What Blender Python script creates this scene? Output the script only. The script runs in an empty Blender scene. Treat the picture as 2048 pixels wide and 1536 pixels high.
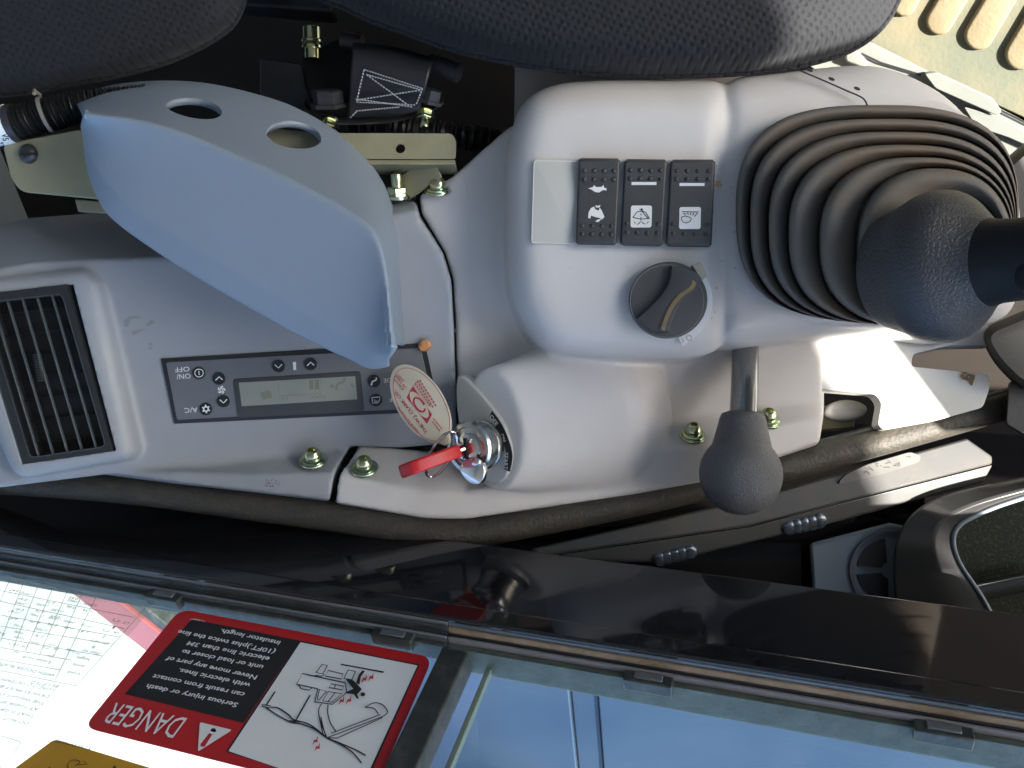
import bpy, bmesh, math, random
import numpy as np
from mathutils import Vector, Matrix
random.seed(7)
C = bpy.context.scene.collection
sc = bpy.context.scene
V = Vector
# ------------------------------------------------------------------ camera, sun, sky, exposure
# Everything is first laid out in a working frame whose axes are the camera's (metres); at the end the
# whole place is turned so that real up is +Z.  UP / FWD / OUT are the cab's own axes in that frame.
F = 1657.0
UP = V((-.298, -.496, .815)).normalized()
FWD = V((.948, -.0638, .3126)); FWD = (FWD - UP*FWD.dot(UP)).normalized()
OUT = FWD.cross(UP).normalized()
EYE = V((0, 0, 1.75))
TURN = Matrix((FWD, -OUT, UP)).to_4x4()
PLACE = Matrix.Translation(EYE) @ TURN
SUN_DIR = V((.62, -.20, .76)).normalized()          # towards the sun, working frame
SUN_STRENGTH, SKY_STRENGTH, EXPOSURE = 4.0, 0.15, 2.5

cam_d = bpy.data.cameras.new('camera'); cam = bpy.data.objects.new('camera', cam_d); C.objects.link(cam)
cam_d.sensor_width = 36; cam_d.lens = F/2048*36; cam_d.clip_start = .01; cam_d.clip_end = 500
cam.matrix_world = PLACE
sc.camera = cam
sd = TURN.to_3x3() @ SUN_DIR
sun_d = bpy.data.lights.new('sun', 'SUN'); sun_d.energy = SUN_STRENGTH; sun_d.angle = math.radians(.53); sun_d.color = (1, .93, .82)
sun = bpy.data.objects.new('sun', sun_d); C.objects.link(sun)
sun.rotation_euler = sd.to_track_quat('Z', 'Y').to_euler(); sun.location = EYE + sd*5
w = bpy.data.worlds.new('World'); sc.world = w; w.use_nodes = True
sky = w.node_tree.nodes.new('ShaderNodeTexSky'); sky.sky_type = 'NISHITA'; sky.sun_disc = False
sky.sun_elevation = math.asin(sd.z); sky.sun_rotation = math.atan2(sd.x, sd.y)
bg = w.node_tree.nodes['Background']; bg.inputs[1].default_value = SKY_STRENGTH
w.node_tree.links.new(sky.outputs[0], bg.inputs[0])
sc.view_settings.view_transform = 'Standard'; sc.view_settings.look = 'None'
sc.view_settings.exposure = EXPOSURE; sc.view_settings.gamma = 1
sc.render.engine = 'CYCLES'
sc.cycles.use_denoising = True
sc.cycles.max_bounces = 10; sc.cycles.diffuse_bounces = 6; sc.cycles.transparent_max_bounces = 12
sc.cycles.sample_clamp_indirect = 8; sc.cycles.caustics_reflective = False; sc.cycles.caustics_refractive = False

# ------------------------------------------------------------------ geometry helpers
def P(x, y, D):                                  # photo direction + depth; the console stack is shallow, so depths are eased beyond the pod top
    if .47 < D < .66: D = .47+(D-.47)*.45
    elif D >= .66: D -= .1045
    return V(((x-1024)/F*D, -(y-768)/F*D, -D))
class Plane:
    def __init__(s, o, ex, ey):
        s.o = V(o); s.ex = V(ex).normalized(); s.n = s.ex.cross(V(ey)).normalized(); s.ey = s.n.cross(s.ex).normalized()
    def px(s, x, y, w=0):                      # the point of the plane (raised by w) seen at photo position x, y
        d = V(((x-1024)/F, -(y-768)/F, -1)); o = s.o + s.n*w
        return d*(o.dot(s.n)/d.dot(s.n))
    def uv(s, p): q = V(p)-s.o; return q.dot(s.ex), q.dot(s.ey)
    def p(s, u, v, w=0): return s.o + s.ex*u + s.ey*v + s.n*w
def plane3(a, b, c):                            # a->b = ex, c roughly on +ey side
    a, b, c = V(a), V(b), V(c); return Plane(a, b-a, c-a)
def cr(pts, n=8, closed=False):                 # Catmull-Rom through points of any dimension
    A = [np.array(p, float) for p in pts]; N = len(A); out = []
    for i in range(N if closed else N-1):
        g = (lambda k: A[k % N]) if closed else (lambda k: A[min(max(k, 0), N-1)])
        p0, p1, p2, p3 = g(i-1), g(i), g(i+1), g(i+2)
        for k in range(n):
            t = k/n
            out.append(.5*((2*p1)+(-p0+p2)*t+(2*p0-5*p1+4*p2-p3)*t*t+(-p0+3*p1-3*p2+p3)*t**3))
    if not closed: out.append(A[-1])
    return [tuple(o) for o in out]
def rpoly(pts, r=8, n=4):                       # round the corners of a 2-D polygon
    out = []; N = len(pts)
    for i in range(N):
        p = np.array(pts[i], float); a = np.array(pts[i-1], float)-p; b = np.array(pts[(i+1) % N], float)-p
        la, lb = np.linalg.norm(a), np.linalg.norm(b); rr = min(r, la*.45, lb*.45)
        A = p+a/la*rr; B = p+b/lb*rr
        for k in range(n+1):
            t = k/n; q = (1-t)**2*A+2*t*(1-t)*p+t*t*B; out.append((q[0], q[1]))
    return out
def ell(cx, cy, rx, ry, n=40, rot=0, a0=0, a1=360):
    full = abs(a1-a0) >= 360; c, s = math.cos(math.radians(rot)), math.sin(math.radians(rot)); o = []
    for i in range(n if full else n+1):
        a = math.radians(a0+(a1-a0)*i/n); x, y = rx*math.cos(a), ry*math.sin(a)
        o.append((cx+x*c-y*s, cy+x*s+y*c))
    return o
def inset2(pts, d):
    A = np.array(pts, float); N = len(A)
    T = np.roll(A, -1, 0)-np.roll(A, 1, 0); T /= np.linalg.norm(T, axis=1)[:, None]+1e-9
    area = .5*np.sum(A[:, 0]*np.roll(A[:, 1], -1)-np.roll(A[:, 0], -1)*A[:, 1])
    nrm = np.stack([-T[:, 1], T[:, 0]], 1)*(1 if area > 0 else -1)
    return [tuple(p) for p in A+nrm*d]
def frame_of(d):
    d = V(d).normalized(); a = V((0, 1, 0)) if abs(d.y) < .9 else V((1, 0, 0))
    x = a.cross(d).normalized(); return x, d.cross(x), d

class MB:                                       # gathers faces, then links them as ONE mesh object
    def __init__(s): s.v = []; s.f = []; s.m = []; s.w = 0.0
    def add(s, vs, fs, mi=0):
        b = len(s.v); s.v += [tuple(p) for p in vs]; s.f += [tuple(b+i for i in f) for f in fs]; s.m += [mi]*len(fs)
        return s
    def loft(s, loops, mi=0, cap=(True, True), closed=True):
        n = len(loops[0]); vs = [p for L in loops for p in L]; fs = []
        for k in range(len(loops)-1):
            for i in range(n if closed else n-1):
                j = (i+1) % n; fs.append((k*n+i, k*n+j, (k+1)*n+j, (k+1)*n+i))
        if cap[0]: fs.append(tuple(range(n-1, -1, -1)))
        if cap[1]: fs.append(tuple((len(loops)-1)*n+i for i in range(n)))
        return s.add(vs, fs, mi)
    def prism(s, pl, pts, w0, w1, mi=0, bev=0):  # photo outline pts on plane pl, from height w0 to w1
        n = [pl.px(x, y) for x, y in pts]
        loops = [[q+pl.n*w0 for q in n]]
        if bev:
            uv = [pl.uv(q) for q in n]
            for k in range(4):
                a = math.pi/2*k/3; iu = inset2(uv, bev*(1-math.cos(a)))
                loops.append([pl.p(x, y, w1-bev+bev*math.sin(a)) for x, y in iu])
        else: loops.append([q+pl.n*w1 for q in n])
        if len(n) > 2 and sum((pl.uv(n[i])[0]*pl.uv(n[(i+1) % len(n)])[1]-pl.uv(n[(i+1) % len(n)])[0]*pl.uv(n[i])[1]) for i in range(len(n))) < 0:
            loops = [L[::-1] for L in loops]
        return s.loft(loops, mi)
    def box(s, o, a, b, c, mi=0):                # corner o, edge vectors a, b, c
        o, a, b, c = V(o), V(a), V(b), V(c)
        vs = [o, o+a, o+a+b, o+b, o+c, o+a+c, o+a+b+c, o+b+c]
        fs = [(3, 2, 1, 0), (4, 5, 6, 7), (0, 1, 5, 4), (1, 2, 6, 5), (2, 3, 7, 6), (3, 0, 4, 7)]
        if a.cross(b).dot(c) < 0: fs = [f[::-1] for f in fs]
        return s.add(vs, fs, mi)
    def revolve(s, o, d, prof, n=32, mi=0, cap=(True, True)):   # prof: (radius, distance along d)
        x, y, z = frame_of(d); o = V(o)
        loops = [[o+z*t+(x*math.cos(2*math.pi*i/n)+y*math.sin(2*math.pi*i/n))*r for i in range(n)] for r, t in prof]
        return s.loft(loops, mi, cap)
    def tube(s, path, r, n=12, mi=0, closed=False):
        path = [V(p) for p in path]; loops = []; N = len(path); px = None
        for i, p in enumerate(path):
            a = path[(i-1) % N] if closed or i else path[0]; b = path[(i+1) % N] if closed or i < N-1 else path[-1]
            t = (b-a).normalized()
            if px is None: x, y, _ = frame_of(t)
            else: x = (px-t*px.dot(t)).normalized(); y = t.cross(x)
            px = x; R = r(i/(N-1)) if callable(r) else r
            loops.append([p+(x*math.cos(2*math.pi*k/n)+y*math.sin(2*math.pi*k/n))*R for k in range(n)])
        if closed: loops.append(loops[0]); return s.loft(loops, mi, (False, False))
        return s.loft(loops, mi)
    def ribbon(s, pl, pts, width, w=0, mi=0, closed=False):   # a flat printed line, width in photo px at the plane
        s.w += 3e-5; q = [pl.px(x, y, w+s.w) for x, y in pts]; N = len(q); L, R = [], []
        k = width*.5*abs(q[0].z)/F
        for i in range(N):
            a = q[(i-1) % N] if closed or i else q[0]; b = q[(i+1) % N] if closed or i < N-1 else q[-1]
            t = (b-a).normalized(); o = pl.n.cross(t)*k; L.append(q[i]+o); R.append(q[i]-o)
        vs = L+R; fs = []
        for i in range(N if closed else N-1): j = (i+1) % N; fs.append((i, N+i, N+j, j))
        return s.add(vs, fs, mi)
    def flat(s, pl, pts, w=0, mi=0):             # a flat printed patch
        s.w += 3e-5; q = [pl.px(x, y, w+s.w) for x, y in pts]
        nn = sum(((q[i]-q[0]).cross(q[(i+1) % len(q)]-q[0]) for i in range(len(q))), V((0, 0, 0)))
        if nn.dot(pl.n) < 0: q = q[::-1]
        return s.add(q, [tuple(range(len(q)))], mi)
    def text(s, pl, txt, a, b, h=None, w=0, mi=0, bold=0, up=None):   # baseline from photo point a to b
        vs, fs, wid, cap = glyphs(txt, bold); s.w += 3e-5
        A, B = pl.px(*a), pl.px(*b); ex = (B-A); L = ex.length; ex.normalize(); ey = pl.n.cross(ex)
        k = L/wid; kh = k if h is None else (h*abs(A.z)/F)/cap
        return s.add([A+ex*(x*k)+ey*(y*kh)+pl.n*(w+s.w) for x, y in vs], fs, mi)
    def mesh(s, name, mats, angle=40):
        me = bpy.data.meshes.new(name); me.from_pydata(s.v, [], s.f)
        for m in (mats if isinstance(mats, (list, tuple)) else [mats]): me.materials.append(m)
        me.polygons.foreach_set('material_index', s.m)
        me.update(); me.validate()
        if angle: me.shade_smooth(); me.set_sharp_from_angle(angle=math.radians(angle))
        return me
    def build(s, name, mats, parent=None, angle=40, bevel=0, seg=2):
        o = bpy.data.objects.new(name, s.mesh(name, mats, angle)); C.objects.link(o); o.parent = parent
        if bevel:
            m = o.modifiers.new('edge', 'BEVEL'); m.width = bevel; m.segments = seg; m.limit_method = 'ANGLE'; m.angle_limit = math.radians(35); m.harden_normals = False
        return o
    def mould(s, name, mat, parent=None, vox=.0016, it=6, cut=None):    # fuse all solids into one moulded, filleted body
        o = bpy.data.objects.new('tmp', s.mesh('tmp', mat, 0)); C.objects.link(o)
        r = o.modifiers.new('r', 'REMESH'); r.mode = 'VOXEL'; r.voxel_size = vox; r.use_smooth_shade = True
        m = o.modifiers.new('s', 'SMOOTH'); m.factor = .5; m.iterations = it
        return bake(o, name, mat, parent, cut)
def bake(o, name, mat, parent=None, cut=None, smooth=True, angle=None):
    co = None
    if cut:
        co = bpy.data.objects.new('cut', cut.mesh('cut', mat, 0)); C.objects.link(co)
        b = o.modifiers.new('b', 'BOOLEAN'); b.object = co; b.operation = 'DIFFERENCE'; b.solver = 'EXACT'
    dg = bpy.context.evaluated_depsgraph_get()
    me = bpy.data.meshes.new_from_object(o.evaluated_get(dg)); me.name = name
    me.materials.clear(); me.materials.append(mat)
    bpy.data.objects.remove(o)
    if co: bpy.data.objects.remove(co)
    if smooth: me.shade_smooth()
    if angle: me.set_sharp_from_angle(angle=math.radians(angle))
    n = bpy.data.objects.new(name, me); C.objects.link(n); n.parent = parent
    return n
_g = {}
def glyphs(txt, bold=0):
    k = (txt, bold)
    if k not in _g:
        cu = bpy.data.curves.new('t', 'FONT'); cu.body = txt; cu.size = 1; cu.resolution_u = 2; cu.offset = bold
        o = bpy.data.objects.new('t', cu); C.objects.link(o)
        me = bpy.data.meshes.new_from_object(o.evaluated_get(bpy.context.evaluated_depsgraph_get()))
        vs = [(v.co.x, v.co.y) for v in me.vertices]; fs = [tuple(p.vertices) for p in me.polygons]
        bpy.data.objects.remove(o); bpy.data.curves.remove(cu); bpy.data.meshes.remove(me)
        x0 = min(v[0] for v in vs); vs = [(x-x0, y) for x, y in vs]
        _g[k] = (vs, fs, max(v[0] for v in vs), .70)
    return _g[k]
def tag(o, label, cat, group=None, kind=None):
    o['label'] = label; o['category'] = cat
    if group: o['group'] = group
    if kind: o['kind'] = kind
    return o
def thing(name, label, cat, group=None, kind=None):
    o = bpy.data.objects.new(name, None); o.empty_display_size = .02; C.objects.link(o)
    return tag(o, label, cat, group, kind)
def put(me, name, parent, loc, d=(0, 0, 1), spin=0, scale=1):          # a copy of a shared mesh standing at loc along d
    o = bpy.data.objects.new(name, me); C.objects.link(o); o.parent = parent
    x, y, z = frame_of(d); M = Matrix((x, y, z)).transposed().to_4x4()
    o.matrix_local = Matrix.Translation(V(loc)) @ M @ Matrix.Rotation(spin, 4, 'Z') @ Matrix.Scale(scale, 4)
    return o

# ------------------------------------------------------------------ materials
def lin(r, g, b):
    f = lambda c: (c/255/12.92 if c/255 <= .04045 else ((c/255+.055)/1.055)**2.4)
    return (f(r), f(g), f(b), 1)
def mat(name, col, rough=.5, metal=0, bump=0, bscale=900, var=0, vscale=30, col2=None, thresh=None, spec=.5, coat=0, bdist=.0004, tex='noise', rvar=0):
    m = bpy.data.materials.new(name); m.use_nodes = True; nt = m.node_tree; b = nt.nodes['Principled BSDF']
    col = col if len(col) == 4 else (*col, 1)
    b.inputs['Base Color'].default_value = col; b.inputs['Roughness'].default_value = rough; b.inputs['Metallic'].default_value = metal
    b.inputs['Specular IOR Level'].default_value = spec; b.inputs['Coat Weight'].default_value = coat
    co = nt.nodes.new('ShaderNodeTexCoord')
    if var or col2:
        n = nt.nodes.new('ShaderNodeTexNoise'); n.inputs['Scale'].default_value = vscale; n.inputs['Detail'].default_value = 6; n.inputs['Roughness'].default_value = .62
        nt.links.new(co.outputs['Object'], n.inputs['Vector'])
        rp = nt.nodes.new('ShaderNodeValToRGB'); lo, hi = thresh or (.3, .7)
        rp.color_ramp.elements[0].position = lo; rp.color_ramp.elements[1].position = hi
        c2 = col2 if col2 else tuple(c*(1-var) for c in col[:3])
        rp.color_ramp.elements[0].color = col; rp.color_ramp.elements[1].color = (*c2[:3], 1)
        nt.links.new(n.outputs['Fac'], rp.inputs[0]); nt.links.new(rp.outputs[0], b.inputs['Base Color'])
        if rvar:
            mr = nt.nodes.new('ShaderNodeMapRange'); mr.inputs[1].default_value = .3; mr.inputs[2].default_value = .7
            mr.inputs[3].default_value = rough; mr.inputs[4].default_value = rough+rvar
            nt.links.new(n.outputs['Fac'], mr.inputs[0]); nt.links.new(mr.outputs[0], b.inputs['Roughness'])
    if bump:
        if tex == 'noise':
            t = nt.nodes.new('ShaderNodeTexNoise'); t.inputs['Detail'].default_value = 3; out = t.outputs['Fac']
        else:
            t = nt.nodes.new('ShaderNodeTexVoronoi'); t.feature = 'DISTANCE_TO_EDGE'; out = t.outputs['Distance']
        t.inputs['Scale'].default_value = bscale
        nt.links.new(co.outputs['Object'], t.inputs['Vector'])
        if tex != 'noise':
            mr = nt.nodes.new('ShaderNodeMapRange'); mr.inputs[2].default_value = .25; nt.links.new(out, mr.inputs[0]); out = mr.outputs[0]
        bp = nt.nodes.new('ShaderNodeBump'); bp.inputs['Strength'].default_value = bump; bp.inputs['Distance'].default_value = bdist
        nt.links.new(out, bp.inputs['Height']); nt.links.new(bp.outputs[0], b.inputs['Normal'])
    return m
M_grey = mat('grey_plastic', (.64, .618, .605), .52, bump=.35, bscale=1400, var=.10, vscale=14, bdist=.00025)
M_grey_shade = mat('shaded_grey_plastic', (.315, .33, .355), .52, bump=.35, bscale=1400, var=.10, vscale=14, bdist=.00025)  # same plastic as M_grey, with its shade and blue cast in the colour
M_greyL = mat('light_grey_plastic', (.56, .55, .53), .5, bump=.3, bscale=1400, var=.08, vscale=14, bdist=.00025)
M_cover = mat('sky_tinted_grey_plastic', (.215, .265, .33), .5, bump=.35, bscale=1600, var=.06, vscale=20, bdist=.00025)  # grey plastic, with the blue of sky light put into its colour
M_blank = mat('blank_plate', (.52, .51, .475), .45, var=.05)
M_edge = mat('pale_edge', (.75, .74, .70), .5)
M_black = mat('black_plastic', (.02, .021, .023), .45, bump=.2, bscale=1500)
M_sw = mat('switch_black', (.052, .053, .055), .42, bump=.4, bscale=1800, var=.25, vscale=60)
M_rubber = mat('boot_rubber', (.158, .144, .128), .72, spec=.25, bump=.25, bscale=1200, var=.45, vscale=22, col2=(.20, .15, .11), thresh=(.45, .75))
M_leather = mat('grained_rubber', (.058, .058, .060), .45, spec=.3, bump=.4, bscale=470, tex='vor', bdist=.0006)
M_ball = mat('grained_plastic', (.115, .117, .122), .40, bump=.7, bscale=700, tex='vor', bdist=.0005)
M_stick = mat('stick_rubber', (.013, .013, .014), .6, spec=.25, bump=.2, bscale=900)
M_gloss = mat('gloss_black_paint', (.012, .012, .014), .05, coat=.4, var=.4, vscale=40, rvar=.04)
M_satin = mat('satin_black_paint', (.018, .018, .019), .33, var=.5, vscale=60, col2=(.05, .042, .033), thresh=(.5, .8), bump=.15, bscale=500)
M_rubber2 = mat('dark_rubber_cover', (.035, .034, .032), .6, bump=.3, bscale=600, var=.4, vscale=30)
M_bar = mat('bar_paint', (.075, .077, .08), .32, coat=.2, var=.5, vscale=40, col2=(.115, .10, .08), thresh=(.5, .85))
M_trim = mat('rubber_trim', (.04, .037, .032), .6, bump=.9, bscale=420, var=.5, vscale=80, col2=(.07, .058, .042), thresh=(.45, .75), bdist=.0008)
M_zinc = mat('yellow_zinc', (.62, .56, .30), .22, metal=1, var=.4, vscale=180, col2=(.50, .62, .46), thresh=(.35, .6))
M_steel = mat('steel', (.62, .62, .60), .22, metal=1, var=.2, vscale=120)
M_chrome = mat('chrome', (.78, .78, .78), .10, metal=1)
M_dsteel = mat('dark_steel', (.06, .062, .068), .38, metal=.4, var=.4, vscale=60)
M_olive = mat('olive_zinc_plate', (.36, .34, .21), .45, metal=.25, var=.25, vscale=25, col2=(.27, .25, .17), bump=.15, bscale=700)
M_white = mat('white_print', (.80, .80, .78), .5)
M_sill = mat('sill_paint', (.24, .255, .24), .4, var=.2, vscale=20)
M_tray = mat('tray_black', (.04, .041, .042), .2, coat=.3)
M_wpanel = mat('white_paint', (.62, .62, .61), .35, var=.10, vscale=12)
M_dark = mat('dark_print', (.015, .015, .017), .5)
M_red = mat('red_print', (.55, .018, .022), .35, var=.08, vscale=20)
M_key = mat('red_key_plastic', (.56, .02, .025), .38, var=.1, vscale=80)
M_tagm = mat('cream_plastic', (.66, .62, .50), .4, var=.12, vscale=60)
M_tagr = mat('tag_red', (.52, .05, .07), .5)
M_stw = mat('sticker_white', (.84, .87, .90), .4, var=.04)
M_yel = mat('sticker_yellow', (.62, .33, .012), .4, var=.15, vscale=30)
M_lcd = mat('lcd_glass', (.27, .29, .262), .12, var=.12, vscale=40)
M_lcdd = mat('lcd_segment', (.20, .21, .17), .2)
M_face = mat('panel_face', (.15, .158, .172), .38, bump=.15, bscale=1500, var=.1, vscale=30)
M_floor = mat('dark_floor', (.020, .014, .010), .8, var=.5, vscale=20)
M_belt = mat('belt_leather', (.022, .022, .026), .4, bump=.4, bscale=900)
M_thread = mat('thread', (.42, .42, .44), .7)
M_hose = mat('hose_black', (.015, .015, .016), .4)
M_mat = mat('floor_mat_rubber', (.125, .138, .10), .7, var=.4, vscale=14, col2=(.20, .175, .11), thresh=(.4, .65), bump=.6, bscale=300)
M_rib = mat('dusty_rib', (.215, .175, .10), .75, var=.3, vscale=40, col2=(.26, .22, .14), bump=.7, bscale=420)
M_clay = mat('orange_clay', (.55, .24, .09), .8, bump=.8, bscale=500)
M_dirt = mat('dirt_brown', (.20, .135, .08), .85, bump=.5, bscale=500)
M_scuff = mat('scuff_mark', (.20, .19, .165), .6)
M_rail = mat('window_rail', (.17, .19, .21), .35, metal=.3, var=.3, vscale=60)
M_seal = mat('window_seal', (.022, .028, .028), .5, bump=.5, bscale=500, var=.6, vscale=90, col2=(.06, .065, .06), thresh=(.45, .7))
M_dust = mat('dusty_rail', (.30, .20, .115), .7, bump=.8, bscale=400, var=.4, vscale=120)
M_green = mat('glass_edge', (.20, .26, .22), .25, var=.2, vscale=60)
M_hood = mat('white_hood', (.40, .395, .35), .45, var=.5, vscale=38, col2=(.24, .24, .19), thresh=(.60, .72))
M_stripe = mat('red_stripe', (.20, .055, .06), .4)
M_sky_shade = mat('sky_shade_panel', (.0135, .028, .060), .4, var=.25, vscale=6, col2=(.022, .040, .070))  # blue of sky shade put into the base colour
M_carpet = mat('green_black_carpet', (.010, .016, .012), .9, bump=1, bscale=600, var=.5, vscale=500, col2=(.05, .06, .045), thresh=(.52, .68))
M_orange = mat('knurl_tan', (.30, .20, .09), .6)

def fabric(name, c1, c2, scale):
    m = bpy.data.materials.new(name); m.use_nodes = True; nt = m.node_tree; b = nt.nodes['Principled BSDF']; L = nt.links.new
    b.inputs['Roughness'].default_value = .85; b.inputs['Sheen Weight'].default_value = .08
    co = nt.nodes.new('ShaderNodeTexCoord'); mp = nt.nodes.new('ShaderNodeMapping'); mp.inputs['Scale'].default_value = (1, 1.15, .0001); mp.inputs['Rotation'].default_value = (0, 0, .5)
    L(co.outputs['Object'], mp.inputs[0])
    v = nt.nodes.new('ShaderNodeTexVoronoi'); v.inputs['Scale'].default_value = scale; v.inputs['Randomness'].default_value = .18; L(mp.outputs[0], v.inputs['Vector'])
    r = nt.nodes.new('ShaderNodeValToRGB'); r.color_ramp.elements[0].position = .22; r.color_ramp.elements[1].position = .40
    r.color_ramp.elements[0].color = (*c2, 1); r.color_ramp.elements[1].color = (*c1, 1)
    L(v.outputs['Distance'], r.inputs[0]); L(r.outputs[0], b.inputs['Base Color'])
    n = nt.nodes.new('ShaderNodeTexNoise'); n.inputs['Scale'].default_value = 2200; n.inputs['Detail'].default_value = 2; L(co.outputs['Object'], n.inputs['Vector'])
    a = nt.nodes.new('ShaderNodeMath'); a.operation = 'MULTIPLY_ADD'; a.inputs[1].default_value = .35; L(n.outputs['Fac'], a.inputs[0])
    r2 = nt.nodes.new('ShaderNodeMapRange'); r2.inputs[1].default_value = .15; r2.inputs[2].default_value = .42; L(v.outputs['Distance'], r2.inputs[0]); L(r2.outputs[0], a.inputs[2])
    bp = nt.nodes.new('ShaderNodeBump'); bp.inputs['Strength'].default_value = .5; bp.inputs['Distance'].default_value = .0012
    L(a.outputs[0], bp.inputs['Height']); L(bp.outputs[0], b.inputs['Normal'])
    return m
M_seat = fabric('navy_mesh_fabric', (.0033, .0052, .0098), (.0012, .0019, .0036), 230)
def thin_glass(name, tint, refl=1.0, dirt=.035):
    m = bpy.data.materials.new(name); m.use_nodes = True; nt = m.node_tree; L = nt.links.new
    for n in list(nt.nodes):
        if n.type != 'OUTPUT_MATERIAL': nt.nodes.remove(n)
    out = [n for n in nt.nodes if n.type == 'OUTPUT_MATERIAL'][0]
    tr = nt.nodes.new('ShaderNodeBsdfTransparent'); tr.inputs[0].default_value = (*tint, 1)
    gl = nt.nodes.new('ShaderNodeBsdfGlossy'); gl.inputs['Roughness'].default_value = .02
    df = nt.nodes.new('ShaderNodeBsdfDiffuse'); df.inputs[0].default_value = (.6, .6, .58, 1)
    lw = nt.nodes.new('ShaderNodeLayerWeight'); pw = nt.nodes.new('ShaderNodeMath'); pw.operation = 'POWER'; pw.inputs[1].default_value = 5
    fr = nt.nodes.new('ShaderNodeMath'); fr.operation = 'MULTIPLY_ADD'; fr.inputs[1].default_value = .96; fr.inputs[2].default_value = .04
    L(lw.outputs['Facing'], pw.inputs[0]); L(pw.outputs[0], fr.inputs[0])
    m1 = nt.nodes.new('ShaderNodeMixShader'); m2 = nt.nodes.new('ShaderNodeMixShader')
    co = nt.nodes.new('ShaderNodeTexCoord'); n = nt.nodes.new('ShaderNodeTexNoise'); n.inputs['Scale'].default_value = 24; n.inputs['Detail'].default_value = 5
    L(co.outputs['Object'], n.inputs['Vector'])
    mr = nt.nodes.new('ShaderNodeMapRange'); mr.inputs[1].default_value = .5; mr.inputs[2].default_value = .78; mr.inputs[3].default_value = dirt*.3; mr.inputs[4].default_value = dirt*2.2
    L(n.outputs['Fac'], mr.inputs[0]); L(mr.outputs[0], m2.inputs[0])
    L(fr.outputs[0], m1.inputs[0]); L(tr.outputs[0], m1.inputs[1]); L(gl.outputs[0], m1.inputs[2])
    L(m1.outputs[0], m2.inputs[1]); L(df.outputs[0], m2.inputs[2]); L(m2.outputs[0], out.inputs[0])
    return m
M_glass = thin_glass('window_glass', (.90, .95, .94))
def film(name, op):
    m = thin_glass(name, (.97, .97, .96)); nt = m.node_tree
    for n in nt.nodes:
        if n.type == 'MAP_RANGE': n.inputs[3].default_value = op-.05; n.inputs[4].default_value = op+.08
        if n.type == 'BSDF_DIFFUSE': n.inputs[0].default_value = (.70, .70, .67, 1)
    return m
M_film = film('clear_label_film', .12)
M_filmp = mat('chart_print', (.20, .20, .19), .6)
# ------------------------------------------------------------------ the cab shell and what lies outside the window
W0 = V(((900-1024)/F, -(1060-768)/F, -1))*.515
wall = Plane(W0, -FWD, UP)                       # inner face of the cab side, normal into the cab
def wbox(mb, a0, a1, b0, b1, w0, w1, mi=0):      # a along FWD, b up, w into the cab
    return mb.box(W0+FWD*a0+UP*b0-OUT*w0, FWD*(a1-a0), UP*(b1-b0), -OUT*(w1-w0), mi)
SILL = .0762
FLOOR_U = -.7607
def at_u(x, y, u): d = V(((x-1024)/F, -(y-768)/F, -1)); return d*(u/d.dot(UP))   # point on the level plane u seen at x, y
floor_pl = Plane(UP*FLOOR_U, FWD, -OUT)

o = MB().box(W0+FWD*-1.2+UP*(FLOOR_U-.04-W0.dot(UP))-OUT*-.18, FWD*2.7, UP*.04, -OUT*1.45).build('cab_floor', M_floor)
tag(o, 'dark brown cab floor under the seat and console', 'floor', kind='structure')

wl = thing('cab_side_wall', 'glossy black painted cab wall below the side window', 'wall', kind='structure')
m = MB(); wbox(m, -1.2, 1.5, FLOOR_U-W0.dot(UP), -.06, -.17, -.15); m.build('lower_panel', M_gloss, wl)
m = MB(); c0_ = W0+FWD*-1.2; m.loft([[c0_+UP*b+OUT*q+FWD*f for b, q in ((.016, .0181), (-.0595, .149), (-.0595, .17), (.03, .0195))] for f in (0, 2.7)]); m.build('sloped_panel', M_gloss, wl)
m = MB(); wbox(m, -1.2, 1.5, .013, SILL-.012, -.018, .004); m.build('upper_band', M_gloss, wl, bevel=.0012)
m = MB(); wbox(m, -1.2, 1.5, SILL-.0118, SILL, -.02, .0065); m.build('sill_lip', M_gloss, wl, bevel=.0015)

# roof and back of the cab, above and behind the picture
u0 = W0.dot(UP); a0 = W0.dot(FWD); n0 = W0.dot(OUT)
def cab_pt(f, out, u): return FWD*f+OUT*out+UP*u
roof = MB().box(cab_pt(-.9, -1.0, .42), FWD*2.353, OUT*(n0+1.0), UP*.05).build('cab_roof', M_wpanel)  # unseen front end run long to keep sun off the console
tag(roof, 'light grey cab roof above the seat', 'roof', kind='structure')
bw = MB().box(cab_pt(-.93, -1.0, FLOOR_U), FWD*.03, OUT*(n0+1.0), UP*(.42-FLOOR_U)).build('cab_back_wall', M_cover)
tag(bw, 'grey back wall of the cab behind the seat', 'wall', kind='structure')

dw = MB().box(cab_pt(-.9, -1.02, FLOOR_U), FWD*2.35, OUT*.03, UP*(.418-FLOOR_U)).build('door_side_blocker', M_cover)  # unseen wall added to cut light from the open door side
tag(dw, 'added unseen grey wall closing the door side to cut its light', 'light blocker')
blocker = MB().box(cab_pt(.44, .11, -.42), FWD*.10, OUT*.145, UP*.152).build('sun_blocker', M_black, bevel=.006)  # unseen block added to cut the sun on the front side panel
m = MB(); m.box(cab_pt(.478, .008, -.315), FWD*.022, OUT*.112, UP*.225); m.build('boot_sun_blocker', M_black, blocker, bevel=.006)  # second added block, keeps sun off the boot base
tag(blocker, 'added unseen black block that keeps sun off the side panel and boot', 'sun blocker')

M_pink = mat('grey_pink_rail', (.24, .22, .22), .4, var=.2, vscale=60); M_seal2 = mat('dusty_green_seal', (.085, .105, .085), .55, bump=.5, bscale=500, var=.5, vscale=90)
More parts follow.
